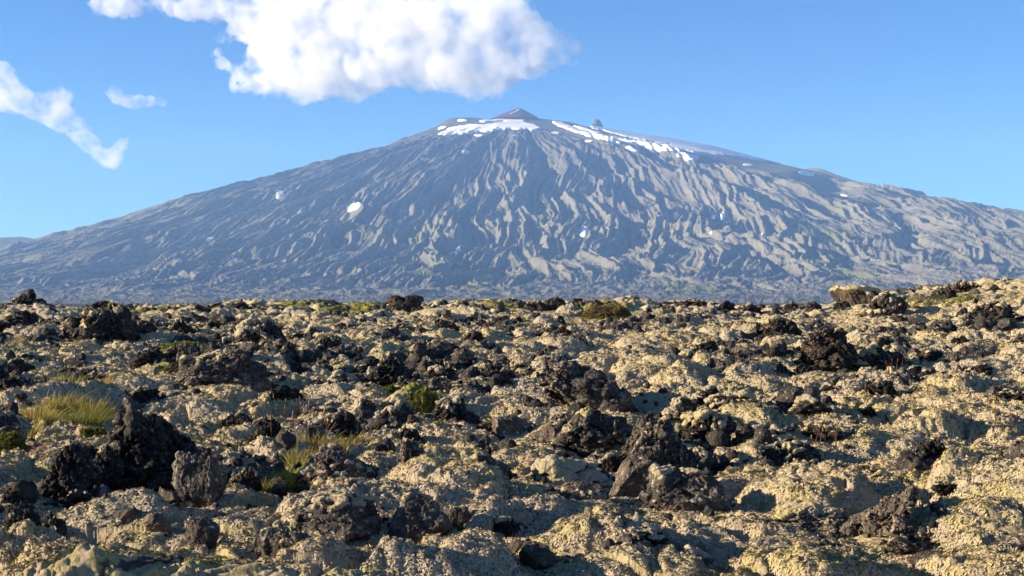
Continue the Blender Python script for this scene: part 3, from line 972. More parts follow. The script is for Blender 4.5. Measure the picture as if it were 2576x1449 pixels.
    (1150, 1082, 120, 84, 'crag', 'clinker', 0.3, 0.0, 'dark rock with moss ribs right of the green cushion', ''),
    (330, 1040, 60, 40, 'facet', 'basalt', 0.0, 0.1, 'grey flat-topped stone between the grass bank and the black crag', ''),
    (860, 975, 110, 40, 'boulder', 'basalt', 0.6, 0.0, 'mossy whaleback left of the green cushion', ''),
]


PLANT_SPOTS = [(150, 1075, 90), (215, 1085, 110), (690, 1228, 60), (728, 1222, 70), (765, 1180, 66), (805, 1150, 66), (905, 1126, 60), (1525, 806, 110), (2310, 770, 110), (1062, 1036, 90), (1085, 1086, 100), (20, 1150, 70), (430, 780, 120), (700, 782, 100), (870, 788, 100),
               (460, 878, 110), (425, 956, 60), (690, 916, 60), (282, 1012, 80), (1245, 1092, 60)]


def hero_places():
    out = []
    for h in HEROES:
        x, y = ground_point(h[0], h[1])
        w = h[2] / F_PX * y
        top = EYE + (HOR - (h[1] - h[3])) / F_PX * y
        out.append((x, y + 0.25 * w, w, top))
    return out


HP = hero_places() + [(*ground_point(a_, b_ - 4), c_ / F_PX * ground_point(a_, b_ - 4)[1], 0) for a_, b_, c_ in PLANT_SPOTS]


SMOOTH = [(*q, d) for q, d in zip(spots([(1950, 1340, 420, 1.0), (1500, 1340, 300, 1.0), (2400, 1060, 260, 2.0), (1760, 1000, 160, 2.0), (620, 1090, 170, 2.0), (860, 1260, 200, 1.2), (330, 1330, 200, 1.0), (740, 990, 150, 2.5), (1900, 1230, 240, 1.2),
                                          (2100, 1150, 220, 1.5), (60, 1230, 130, 1.5), (1130, 1190, 170, 1.3), (1000, 1420, 300, 0.7), (2400, 1330, 240, 1.0), (500, 1440, 220, 0.8),
                                          (1620, 1130, 330, 1.6), (330, 1170, 260, 1.5), (230, 850, 220, 3), (985, 940, 200, 2.5), (600, 940, 190, 2.5), (2130, 915, 190, 2.5), (640, 850, 150, 4), (60, 1340, 150, 1.0), (1150, 950, 200, 2.5), (850, 840, 900, 2.0)]), [0.6] * 15 + [-0.22] * 9 + [0.04])]


def ground_relief(x, y, detail=True):
    """returns height, mossiness"""
    z = macro(x, y)
    r = np.hypot(x, y)
    near = 1 - sstep(110, 260, r)
    for bx, by, hw, ds, hh in _BP:
        w = hw * by
        z = z + hh * np.exp(-((x - bx) / w) ** 2 - ((y - by) / (w * 1.3 * ds)) ** 2)
    wx = x + 0.5 * n2(x / 1.7, y / 1.7, 101); wy = y + 0.5 * n2(x / 1.7, y / 1.7, 102)
    z = z + near * (0.34 * fbm2(x / 5.5, y / 5.5, 3, 103) + 0.24 * n2(wx / 1.9, wy / 1.9, 104))
    wx = wx + 0.13 * n2(x / 0.42, y / 0.42, 106); wy = wy + 0.13 * n2(x / 0.42, y / 0.42, 107)
    # pillows of moss over buried clinker
    f1, f2, idr = worley2(wx / 0.95, wy / 0.95, 111)
    big = (1 - np.clip(f1 / 0.95, 0, 1) ** 2) * (0.15 + 0.85 * idr) * 1.15
    g1, g2, idg = worley2(wx / 0.40 + 3, wy / 0.40, 112)
    mid = (1 - np.clip(g1 / 0.95, 0, 1) ** 2) * (0.1 + 0.9 * idg)
    z = z + near * (0.30 * (big - 0.4) + 0.13 * (mid - 0.3))
    rocky = fbm2(x / 3.1, y / 3.1, 3, 121) + 0.5 * fbm2(x / 0.9, y / 0.9, 2, 125)
    for qx, qy, qa, qb, qs in SMOOTH:
        rocky = rocky - qs * np.exp(-((x - qx) / qa) ** 2 - ((y - qy) / qb) ** 2)
    rk = sstep(0.08, 0.40, rocky) * (0.35 + 0.65 * sstep(12, 22, r))
    gap = sstep(0.22, 0.04, f2 - f1) * sstep(0.2, 0.6, idr)
    z = z - near * 0.06 * gap
    if detail:
        e1, e2, ide = worley2(wx / 0.19 + 2, wy / 0.19, 113)
        z = z + near * ((0.040 + 0.035 * sstep(15, 40, r)) * (1 - np.clip(e1 / 0.9, 0, 1) ** 2) * (0.2 + ide) + 0.030 * fbm2(wx / 0.16, wy / 0.16, 3, 131, 0.6))
        nr_ = r < 34
        if nr_.any():
            q1, q2, idq = worley2(wx[nr_] / 0.078 + 5, wy[nr_] / 0.078, 115)
            k_ = (1 - sstep(22, 34, r[nr_])) * (1 - 0.6 * rk[nr_])
            z[nr_] = z[nr_] + k_ * 0.042 * ((1 - np.clip(q1 / 0.85, 0, 1) ** 2) * (0.3 + idq) - 0.35)
        c1, c2, idc = worley2(wx / 0.34 + 9, wy / 0.34, 143)
        l1 = (1 - np.clip(c1 / 0.8, 0, 1) ** 2) * idc
        d1, d2, idd = worley2(x / 0.14 + 4, y / 0.14, 144)
        l2 = (1 - np.clip(d1 / 0.8, 0, 1) ** 2) * idd
        z = z + near * rk * (0.13 * l1 + 0.065 * l2 + 0.03 * ridge2(wx / 0.3, wy / 0.3, 3, 141, 0.6) - 0.06)
    z0 = macro(x, y)
    dv = z - z0
    for hx, hy, hw, ht in HP:
        s_ = np.abs(y - hy) < hw * 2.6
        if not s_.any():
            continue
        dx = x[s_] - hx; dy = y[s_] - (hy - 0.5 * hw)
        k = np.exp(-(dx / (0.75 * hw)) ** 2 - (dy / (1.1 * hw)) ** 2)
        d = dv[s_]
        dv[s_] = d * (1 - 0.8 * k) - 0.03 * k * hw
    z = z0 + dv
    moss = 1 - 0.8 * rk - 0.5 * gap * near + 0.25 * (big - 0.3)
    return z, np.where(r > 130, 0.12 + 0.3 * n2(x / 40, y / 40, 151), moss)


def build_ground():
    az = np.concatenate([np.linspace(-180, -60, 40)[:-1], np.linspace(-60, -23, 160)[:-1], np.linspace(-23, 23, 980), np.linspace(23, 60, 160)[1:], np.linspace(60, 180, 40)[1:]])
    rr = np.concatenate([np.linspace(0.4, 7.0, 60)[:-1], np.exp(np.linspace(math.log(7.0), math.log(112), 1600)), np.exp(np.linspace(math.log(112), math.log(5600), 90))[1:]])
    A, R = np.meshgrid(np.radians(az), rr)
    X, Y = R * np.sin(A), R * np.cos(A)
    Z, moss = ground_relief(X.ravel(), Y.ravel())
    g = np.zeros(X.size, np.float32)
    xf, yf = X.ravel(), Y.ravel()
    ru = np.zeros(X.size, np.float32)
    wb = 0.6 * n2(xf / 0.35, yf / 0.35, 171) + 0.4 * n2(xf / 0.12, yf / 0.12, 172)
    for lst, arr, top in ((GREENS, g, 1.0), (RUSTS, ru, 0.8)):
        for gx, gy, ga, gb in lst:
            w_ = np.abs(yf - gy) < 1.6 * gb
            d = np.sqrt(((xf[w_] - gx) / ga) ** 2 + ((yf[w_] - gy) / gb) ** 2) + wb[w_]
            arr[w_] = np.maximum(arr[w_], top * (1 - sstep(0.55, 1.15, d)))
    V = np.stack([xf, yf, Z], 1)
    F = grid_faces(*X.shape)[:, ::-1]
    # close the sheet at the photographer's feet
    V = np.vstack([V, [[0, 0, macro(np.array([0.0]), np.array([0.01]))[0]]]])
    n0 = len(V) - 1
    k = np.arange(len(az) - 1)
    F = np.vstack([F, np.stack([np.full_like(k, n0), k + 1, k, np.full_like(k, n0)], 1)[:, :4]]) if False else F
    me = mesh_from('ground', V[:-1], F, M['ground'], True, {'moss': moss, 'green': g, 'rust': ru})
    return tag(link('ground', me), kind='structure')


build_ground()


def zg(x, y):
    return ground_relief(np.atleast_1d(np.float64(x)), np.atleast_1d(np.float64(y)))[0]


# ------------------------------------------------------------------ lava rocks
def gather(n, F, vals):
    """sum per-face vectors at the corners of each face"""
    idx = F.ravel()
    return np.stack([np.bincount(idx, np.repeat(vals[:, k], F.shape[1]), n) for k in range(vals.shape[1])], 1)


def vnormals(p, F):
    a, b, c = p[F[:, 0]], p[F[:, 1]], p[F[:, 2]]
    n = gather(len(p), F, np.cross(b - a, c - a))
    return n / (np.linalg.norm(n, axis=1)[:, None] + 1e-12)


def relax(q, F, it):
    cnt = np.bincount(F.ravel(), minlength=len(q))[:, None]
    for _ in range(it):
        q = gather(len(q), F, q[F].mean(1)) / np.maximum(cnt, 1)
    return q


def worley3c(p, s=0):
    """nearest jittered point: distance, gap to the next one, four random numbers and the offset from that point"""
    f = np.floor(p); i = f.astype(np.int32); q = (p - f).astype(np.float32)
    f1 = np.full(len(p), 9, np.float32); f2 = f1.copy(); rn = np.zeros((len(p), 4), np.float32); dl = np.zeros((len(p), 3), np.float32)
    for dx in (-1, 0, 1):
        for dy in (-1, 0, 1):
            for dz in (-1, 0, 1):
                R = _RND[h3(i[:, 0] + dx, i[:, 1] + dy, i[:, 2] + dz, s)]
                D = q - (R[:, :3] + np.array([dx, dy, dz], np.float32))
                d = (D * D).sum(1)
                near = d < f1
                f2 = np.where(near, f1, np.minimum(f2, d)); f1 = np.where(near, d, f1)
                rn[near] = R[near]; dl[near] = D[near]
    return np.sqrt(f1), np.sqrt(f2) - np.sqrt(f1), rn, dl


def shatter(p, n, scale, amp, seed, crack):
    """pushes each cell of a broken surface in or out and tips it, so that it reads as broken faces"""
    f1, gap, rn, dl = worley3c(p * scale, seed)
    tip = (rn[:, 1:4] - 0.5) * 2.4
    return amp * ((rn[:, 3] - 0.5) * 1.3 + (tip * dl).sum(1)) - crack * sstep(0.10, 0.0, gap)


def rock_shape(seed, kind, sub, dims, lean=0.0, moss=0.3):
    """closed rock standing on z=0 with the given width, depth, height; also its moss cap (or None)"""
    rng = np.random.RandomState(seed)
    V, F = ico(sub)
    o = rng.uniform(-40, 40, 3)
    nf = {'crag': 9, 'facet': 12, 'boulder': 10, 'slab': 9, 'spire': 9, 'lean': 10}[kind]
    pn = rng.normal(size=(nf, 3)); pn /= np.linalg.norm(pn, axis=1)[:, None]
    if kind == 'slab':
        pn = np.vstack([pn, [[0, 0, 1], [0, 0, -1]]])
    if kind in ('facet', 'spire', 'lean'):
        q = np.array([-0.75, -0.6, 0.35]) + rng.normal(size=3) * 0.15
        pn = np.vstack([pn, [q / np.linalg.norm(q)]])
    k = rng.uniform(0.62, 0.95, len(pn))
    if kind == 'slab':
        k[-2:] = 0.42
    den = V @ pn.T
    rad = np.where(den > 0.05, k[None] / np.maximum(den, 0.05), 9)
    soft = {'crag': 0.09, 'boulder': 0.12}.get(kind, 0.025)
    r = -soft * np.log(np.exp(-np.minimum(rad, 3) / soft).sum(1))
    r = np.clip(r, 0.3, 1.35)
    p = V * r[:, None]
    sd = seed % 50
    if kind == 'lean':
        p = p * np.array([1.6, 0.85, 0.45])
    wob = lambda a: a * np.stack([fbm3(p * 1.5 + o + d, 3, seed % 97 + d) for d in (0, 11, 23)], 1)
    if kind == 'crag':
        p = p + wob(0.34)
        n = vnormals(p, F)
        d = shatter(p + o, n, 1.7, 0.24, sd, 0.06) + shatter(p + o, n, 3.9, 0.15, sd + 3, 0.05)
        p = p + n * d[:, None]
        n = vnormals(p, F)
        d = shatter(p + o, n, 8.5, 0.075, sd + 5, 0.02) + 0.05 * fbm3(p * 7 + o, 4, seed % 60, 0.65)
        p = p + n * np.clip(d, -0.12, 0.12)[:, None]
    elif kind == 'boulder':
        p = p + wob(0.20)
        n = vnormals(p, F)
        d = shatter(p + o, n, 1.3, 0.15, sd, 0.05) + shatter(p + o, n, 3.2, 0.07, sd + 3, 0.03)
        p = p + n * d[:, None]
        n = vnormals(p, F)
        d = 0.5 * shatter(p + o, n, 8.0, 0.05, sd + 5, 0.0) + 0.05 * fbm3(p * 6 + o, 5, seed % 60, 0.62)
        p = p + n * d[:, None]
    else:
        p = p + wob(0.10)
        n = vnormals(p, F)
        chip = sstep(-0.05, 0.4, fbm3(p * 1.1 + o, 2, seed % 31))
        d = shatter(p + o, n, 1.6, 0.07, sd, 0.03) + chip * shatter(p + o, n, 4.6, 0.09, sd + 3, 0.02) + 0.035 * fbm3(p * 6 + o, 5, seed % 60, 0.62)
        p = p + n * d[:, None]
        n = vnormals(p, F)
        p = p + n * (0.6 * shatter(p * np.array([1, 1, 0.5]) + o, n, 9.0, 0.035, sd + 6, 0.012) + 0.02 * fbm3(p * 14 + o, 3, seed % 60, 0.65))[:, None]
    if kind in ('lean', 'spire'):
        n = vnormals(p, F)
        p = p + n * (shatter(p + o, n, 2.3, 0.13, sd + 8, 0.04) + 0.05 * fbm3(p * 5 + o, 4, seed % 43))[:, None]
    if kind == 'lean':
        a = 0.95 * lean
        x_, z_ = p[:, 0].copy(), p[:, 2].copy()
        p[:, 0] = x_ * math.cos(a) + z_ * math.sin(a); p[:, 2] = -x_ * math.sin(a) + z_ * math.cos(a)
        lean = 0
    lo, hi = p.min(0), p.max(0)
    p = (p - (lo + hi) / 2) / (hi - lo)
    p[:, 2] += 0.5
    zz = p[:, 2]
    if kind == 'spire':
        p[:, 0] *= np.interp(zz, [0, 0.35, 0.75, 1], [1.0, 0.95, 0.62, 0.28]); p[:, 1] *= np.interp(zz, [0, 0.35, 1], [1.0, 0.9, 0.35])
    if kind in ('crag', 'boulder'):
        tp = np.interp(zz, [0, 0.35, 1], [1.3, 1.15, 0.72]) if kind == 'crag' else np.interp(zz, [0, 0.4, 1], [1.2, 1.1, 0.85])
        p[:, 0] *= tp; p[:, 1] *= tp
    p[:, 0] -= lean * (zz - 0.5) * 0.7
    p[:, 0] /= (p[:, 0].max() - p[:, 0].min())
    p[:, 0] -= (p[:, 0].max() + p[:, 0].min()) / 2
    p = p * np.array(dims)
    cap = None
    if moss > 0.02:
        smo = relax(p, F, 26 if sub > 5 else 9)
        n = vnormals(smo, F)
        n = relax(n, F, 4); n /= np.linalg.norm(n, axis=1)[:, None] + 1e-9
        size = float(np.mean(dims))
        mk = n[:, 2] * 0.9 - n[:, 0] * 0.25 + 0.55 * fbm3(p / size * 2.2 + o, 3, seed % 71) + 0.35 * (p[:, 2] / dims[2] - 0.5) - (1.05 - moss * 1.05)
        if (mk > 0.05).sum() > 12:
            th = size * 0.05
            lump = 0.5 * th * fbm3(p / size * 9 + o, 3, seed % 41)
            up = sstep(-0.05, 0.35, mk)[:, None]
            kc = 0.95 if kind == 'crag' else 0.75
            q = p * (1 - kc * up) + smo * kc * up + n * (th * ((2.6 if kind == 'crag' else 1.7) * up[:, 0] - 0.5) + lump)[:, None]
            kf = (mk[F] > -0.22).all(1)
            # keep the largest cushion
            lab = np.where(np.isin(np.arange(len(p)), F[kf]), np.arange(len(p)), -1)
            fk = F[kf]
            while True:
                m3 = lab[fk].max(1)
                new = lab.copy()
                for c3 in range(3):
                    np.maximum.at(new, fk[:, c3], m3)
                if (new == lab).all():
                    break
                lab = new
            ids, cnt = np.unique(lab[fk[:, 0]], return_counts=True)
            kf = kf & (lab[F[:, 0]] == ids[np.argmax(cnt)])
            fu, inv = np.unique(F[kf], return_inverse=True)
            cap = (q[fu], inv.reshape(-1, 3))
    return p, F, cap


ROCKS = []        # (picture column, row, object, short text) of every placed rock, for the labels of its smaller neighbours
for i, (h, (x, y, w, top)) in enumerate(zip(HEROES, HP)):
    px, base, wp, hp, kind, mat, moss, lean, label, _ = h
    g = float(zg(x, y)[0])
    sink = 0.22 * w
    ht = max(top - (g - sink), 0.35 * w)
    p, F, cap = rock_shape(500 + i * 7, kind, 6 if wp > 70 else 5, (w * 1.2, w * 0.95, ht), lean, moss)
    o = link('lava_rock', mesh_from('lava_rock', p, F, M[mat], kind != 'crag'))
    o.location = (x, y, top - ht)
    tag(o, label, 'rock', 'large rocks of the lava field')
    if cap is not None:
        link('moss_cap', mesh_from('moss_cap', cap[0], cap[1], M['moss']), o)
    ROCKS.append((px, base - hp / 2, o))

# ---- smaller rocks, copied from sixteen kinds
LANDMARKS = {0: 'jagged left skyline outcrop', 3: 'moss-capped left outcrop', 7: 'wide dark outcrop below the skyline', 9: 'rounded brown skyline boulder', 12: 'skyline rock pair',
             13: 'upright skyline rock', 17: 'tilted layered slab', 19: 'highest brown ridge', 22: 'black outcrop at the right edge', 23: 'tall brown tower rock', 24: 'craggy brown outcrop',
             25: 'black clinker wall', 27: 'pointed black rock', 29: 'grey rock in the green moss', 30: 'big dark hollow boulder', 31: 'wide black middle outcrop', 34: 'grey angular block',
             35: 'rough rock row', 36: 'big leaning brown slab', 38: 'broad craggy rock', 40: 'grey flat leaning slab', 42: 'very rough boulder with the pale spike', 44: 'dark rock with the moss mane',
             47: 'pale faceted boulder', 49: 'low pale diamond-shaped stone', 51: 'pale rock leaning over the hollow', 53: 'dark low boulder', 54: 'dark rock with the mossy back', 56: 'knobbly rock on the right slope',
             57: 'black broken rock', 59: 'dark knob above the leaning slab', 60: 'brown clinker pair', 61: 'dark mossy rock below the skyline', 62: 'dark pyramid stone', 64: 'large blocky grey boulder',
             66: 'moss-crowned boulder', 67: 'tall sharp-edged rock', 69: 'massive black crag', 71: 'far left crumbly column', 73: 'wide half-buried boulder', 74: 'sharp-cornered grey stone',
             77: 'big knobbly bottom rock', 78: 'upright crumbly corner rock', 81: 'grey slab with yellow lichen', 84: 'dark leaning middle rock', 85: 'small rock behind the basin', 86: 'rounded left edge rock',
             88: 'black rock by the grass bank', 89: 'ribbed rock under the moss lip', 90: 'rock with moss ribs'}


def copy_thing(o):
    c = o.copy(); C.objects.link(c)
    for ch in o.children:
        d = ch.copy(); C.objects.link(d); d.parent = c
    return c


def scatter_rocks(n_want=200):
    rng = np.random.RandomState(91)
    kinds = ['crag', 'crag', 'boulder', 'facet', 'crag', 'boulder', 'facet', 'crag', 'slab', 'crag', 'boulder', 'crag', 'facet', 'crag', 'boulder', 'crag']
    mats = ['clinker', 'clinker_brown', 'clinker', 'basalt', 'clinker', 'basalt', 'basalt_pale', 'clinker', 'basalt', 'clinker_brown', 'clinker', 'clinker', 'basalt', 'clinker', 'basalt', 'clinker_brown']
    proto = []
    for k in range(16):
        mo = [0.0, 0.25, 0.45, 0.0, 0.3, 0.6, 0.0, 0.0, 0.3, 0.2, 0.75, 0.0, 0.15, 0.35, 0.4, 0.1][k]
        p, F, cap = rock_shape(2000 + 31 * k, kinds[k], 5, (1.0, 0.9, 0.85 if kinds[k] != 'slab' else 0.5), rng.uniform(-0.2, 0.2), mo)
        proto.append((mesh_from('lava_rock', p, F, M[mats[k]], kinds[k] != 'crag'), mesh_from('moss_cap', cap[0], cap[1], M['moss']) if cap is not None else None))
    placed = [(h[0], h[1] - h[3] * 0.35, h[2] * 0.5) for h in HEROES] + [(a_, b_ - 8, 0.62 * c_) for a_, b_, c_ in PLANT_SPOTS]
    first = {}
    info = []
    tries = 0
    while len(info) < n_want and tries < 20000:
        tries += 1
        if rng.rand() < 0.42:
            h = HEROES[rng.randint(len(HEROES))]
            a = rng.uniform(0, 2 * np.pi)
            px = h[0] + math.cos(a) * h[2] * rng.uniform(0.55, 1.0); py = h[1] - 0.1 * h[3] + math.sin(a) * 0.3 * h[2]
            size = h[2] * rng.uniform(0.22, 0.5)
        else:
            px = rng.uniform(-60, 2640)
            py = 778 + 670 * rng.rand() ** 1.35
            size = 0
        if py < 782 + 20 * (px > 2200) or py > 1470:
            continue
        x, y = ground_point(px, py)
        if size == 0:
            size = np.exp(rng.normal(math.log(0.34 + 0.0065 * y), 0.38)) / y * F_PX
        size = float(np.clip(size, 16, 105))
        if any((px - a_) ** 2 + (1.5 * (py - size * 0.3 - b_)) ** 2 < (0.62 * (size * 0.5 + r_)) ** 2 for a_, b_, r_ in placed):
            continue
        rk = float(fbm2(np.array([x / 3.1]), np.array([y / 3.1]), 3, 121)[0])
        for qx, qy, qa, qb, qs in SMOOTH:
            rk -= qs * math.exp(-((x - qx) / qa) ** 2 - ((y - qy) / qb) ** 2)
        if rng.rand() > 0.5 + 1.6 * rk:
            continue
        placed.append((px, py - size * 0.3, size * 0.5))
        info.append((px, py, size, x, y))
    objs = []
    for px, py, size, x, y in info:
        k = rng.randint(16)
        w = size / F_PX * y
        hgt = rng.uniform(0.55, 1.0)
        if k in first:
            o = copy_thing(first[k])
        else:
            o = link('lava_rock', proto[k][0])
            if proto[k][1]:
                link('moss_cap', proto[k][1], o)
            first[k] = o
        g = float(zg(x, y + 0.3 * w)[0])
        o.location = (x, y + 0.3 * w, g - 0.26 * w * hgt)
        o.scale = (w, w * rng.uniform(0.8, 1.1), w * hgt)
        o.rotation_euler = (0, 0, rng.uniform(-0.9, 0.9))
        objs.append((px, py, size, o, k))
    buckets = {}
    for px, py, size, o, k in objs:
        best = min(LANDMARKS, key=lambda i: (px - HEROES[i][0]) ** 2 + (1.6 * (py - HEROES[i][1])) ** 2)
        h = HEROES[best]
        dx, dy = px - h[0], 1.6 * (py - h[1])
        where = ('left of' if dx < 0 else 'right of') if abs(dx) > 1.1 * abs(dy) else ('in front of' if dy > 0 else 'behind')
        buckets.setdefault((best, where), []).append((dx * dx + dy * dy, o, size, k))
    nth = ['nearest', 'second nearest', 'third nearest', 'fourth nearest', 'fifth nearest', 'sixth nearest', 'seventh nearest', 'eighth nearest', 'ninth nearest', 'tenth nearest', 'eleventh nearest', 'twelfth nearest']
    for (best, where), lst in buckets.items():
        lst.sort(key=lambda q: q[0])
        for j, (_, o, size, k) in enumerate(lst):
            word = 'small rock' if len(lst) == 1 else nth[min(j, 11)] + ' small rock'
            tag(o, '%s %s the %s' % (word, where, LANDMARKS[best]), 'rock', 'small rocks scattered over the lava')
    return info


SCATTER = scatter_rocks()


def build_rubble():
    """broken clinker too plentiful to count, one mass"""
    rng = np.random.RandomState(17)
    shapes = []
    for k in range(14):
        V, F = ico(2)
        o = rng.uniform(-30, 30, 3)
        p = V + 0.25 * np.stack([fbm3(V * 1.3 + o + d, 2, k + d) for d in (0, 11, 23)], 1)
        n = vnormals(p, F)
        p = p + n * shatter(p + o, n, 1.6, 0.30, k, 0.05)[:, None]
        shapes.append((p * 0.5, F))
    pts = []
    src = [(h[0], h[1], h[2]) for h in HEROES] + [(q[0], q[1], q[2]) for q in SCATTER]
    for px, py, w in src:
        for _ in range(int(6 + w * 0.10)):
            a = rng.uniform(0, 2 * np.pi); d = w * (0.45 + abs(rng.normal(0, 0.28)))
            pts.append((px + d * math.cos(a), py + 0.28 * d * math.sin(a), w * rng.uniform(0.05, 0.17)))
    for _ in range(5200):
        px = rng.uniform(-80, 2660); py = 780 + 670 * rng.rand() ** 1.5
        pts.append((px, py, 0))
    P = []
    for px, py, sz in pts:
        if py < 780 or py > 1475:
            continue
        tx = (px - CX) / F_PX
        P.append((px, py, sz))
    P = np.array(P)
    # positions by a coarse table of ground distances
    ys = np.linspace(6, R_RIM * 1.05, 900)
    out = []
    cols = np.linspace(-200, 2800, 121)
    table = np.stack([macro((c - CX) / F_PX * ys, ys) for c in cols])
    for px, py, sz in P:
        c = np.clip(np.searchsorted(cols, px), 0, 120)
        k = np.argmax(table[c] - (EYE + (HOR - py) / F_PX * ys) > 0)
        if k == 0:
            continue
        y = ys[k]; out.append(((px - CX) / F_PX * y, y, sz / F_PX * y))
    out = np.array(out)
    rock = fbm2(out[:, 0] / 3.1, out[:, 1] / 3.1, 3, 121) + 0.5 * fbm2(out[:, 0] / 0.9, out[:, 1] / 0.9, 2, 125)
    for qx, qy, qa, qb, qs in SMOOTH:
        rock = rock - qs * np.exp(-((out[:, 0] - qx) / qa) ** 2 - ((out[:, 1] - qy) / qb) ** 2)
    keep = (out[:, 2] > 0) | (rock + 0.2 * rng.rand(len(out)) > 0.34)
    out = out[keep]
    z = zg(out[:, 0], out[:, 1])
    vs, fs, n0 = [], [], 0
    for (x, y, sz), zz in zip(out, z):
        p, F = shapes[rng.randint(14)]
        if sz <= 0:
            sz = np.exp(rng.normal(math.log(0.075 + 0.0028 * y), 0.45))
        sz = min(sz, 0.5)
        a = rng.uniform(0, 6.28); c_, s_ = math.cos(a), math.sin(a)
        q = p * sz * rng.uniform(0.7, 1.3, 3)
        q = np.stack([q[:, 0] * c_ - q[:, 1] * s_, q[:, 0] * s_ + q[:, 1] * c_, q[:, 2]], 1) + np.array([x, y, zz + 0.12 * sz])
        vs.append(q); fs.append(F + n0); n0 += len(p)
    o = link('lava_rubble', mesh_from('lava_rubble', np.vstack(vs), np.vstack(fs), M['clinker'], False))
    tag(o, kind='stuff')


build_rubble()


def build_moss_pile():
    """the shaggy nap of the moss: loose flakes of moss shoots lying on the cushions nearest the camera"""
    rng = np.random.RandomState(29)
    n = 900000
    r = 8.6 * (62 / 8.6) ** (rng.rand(n) ** 1.25)
    a = np.radians(rng.uniform(-22.5, 22.5, n))
    x, y = r * np.sin(a), r * np.cos(a)
    z, moss = ground_relief(x, y)
    k = moss + 0.25 * (rng.rand(n) - 0.5) > 0.46
    for hx, hy, hw, ht in HP[:len(HEROES)]:
        k &= ((x - hx) ** 2 + (y - hy) ** 2) > (0.42 * hw) ** 2
    wb = 0.6 * n2(x / 0.35, y / 0.35, 171) + 0.4 * n2(x / 0.12, y / 0.12, 172)
    for gx, gy, ga, gb in GREENS + RUSTS:
        k &= np.sqrt(((x - gx) / ga) ** 2 + ((y - gy) / gb) ** 2) + wb > 0.9
    x, y, z, r = x[k], y[k], z[k], r[k]
    n = len(x)
    e = 0.03
    gx = (ground_relief(x + e, y)[0] - z) / e; gy = (ground_relief(x, y + e)[0] - z) / e
    nrm = np.stack([-np.clip(gx, -2.5, 2.5), -np.clip(gy, -2.5, 2.5), np.ones(n)], 1)
    nrm /= np.linalg.norm(nrm, axis=1)[:, None]
    nrm = nrm + rng.normal(0, 0.38, (n, 3)); nrm /= np.linalg.norm(nrm, axis=1)[:, None]
    u = np.cross(nrm, rng.normal(size=(n, 3))); u /= np.linalg.norm(u, axis=1)[:, None]
    v = np.cross(nrm, u)
    s_ = (0.0078 * (r / 10) ** 0.8 * rng.uniform(0.5, 1.6, n))[:, None]
    c = np.stack([x, y, z], 1) + nrm * 0.007
    V = np.stack([c - u * s_ * 1.5, c + v * s_ * 0.8, c + u * s_ * 1.5, c - v * s_ * 0.8], 1).reshape(-1, 3)
    o = link('moss_nap', mesh_from('moss_nap', V, np.arange(4 * n).reshape(n, 4), M['moss_nap'], False))
    tag(o, kind='stuff')


def make_nap_mat():
    t = NT('moss_shoots')
    return t.done(moss_colour(t, t.coord()), 0.95, None, 0.05)


M['moss_nap'] = make_nap_mat()
build_moss_pile()


# ------------------------------------------------------------------ plants
def make_plant_mat(name, a, b, rough=0.7):
    t = NT(name)
    tone = t.attr('tone')
    c = t.mix(tone, a, b)
    t.bsdf.inputs['Subsurface Weight'].default_value = 0.0
    m = t.done(c, rough, None, 0.2)
    tr = t.n('ShaderNodeBsdfTranslucent', {'Color': c})
    mx = t.n('ShaderNodeMixShader', {0: 0.35})
    t.t.links.new(t.bsdf.outputs[0], mx.inputs[1]); t.t.links.new(tr.outputs[0], mx.inputs[2])
    t.t.links.new(mx.outputs[0], t.out.inputs['Surface'])
    return m


M['grass'] = make_plant_mat('grass_blade', (0.165, 0.205, 0.028), (0.55, 0.37, 0.11))
M['stalk'] = make_plant_mat('dry_stem', (0.34, 0.22, 0.10), (0.24, 0.085, 0.045))
M['leaf'] = make_plant_mat('heath_leaf', (0.085, 0.115, 0.018), (0.26, 0.22, 0.04))
M['heath_dry'] = make_plant_mat('heath_brown', (0.12, 0.085, 0.035), (0.21, 0.17, 0.05))


def strips(base, tip_dir, L, w, bend, side, tone, seg=4):
    """many tapered blades as one mesh: arrays of feet, directions, lengths, widths"""
    n = len(L)
    t = np.linspace(0, 1, seg + 1)
    pos = base[:, None, :] + tip_dir[:, None, :] * (L[:, None] * t[None])[..., None] + bend[:, None, :] * (L[:, None] * t[None] ** 2)[..., None]
    hw = (w[:, None] * (1 - 0.92 * t[None] ** 1.5) * 0.5)[..., None] * side[:, None, :]
    V = np.stack([pos - hw, pos + hw], 2).reshape(-1, 3)
    i = np.arange(n)[:, None] * (seg + 1) * 2 + np.arange(seg)[None] * 2
    F = np.stack([i, i + 1, i + 3, i + 2], -1).reshape(-1, 4)
    return V, F, np.repeat(tone, (seg + 1) * 2)


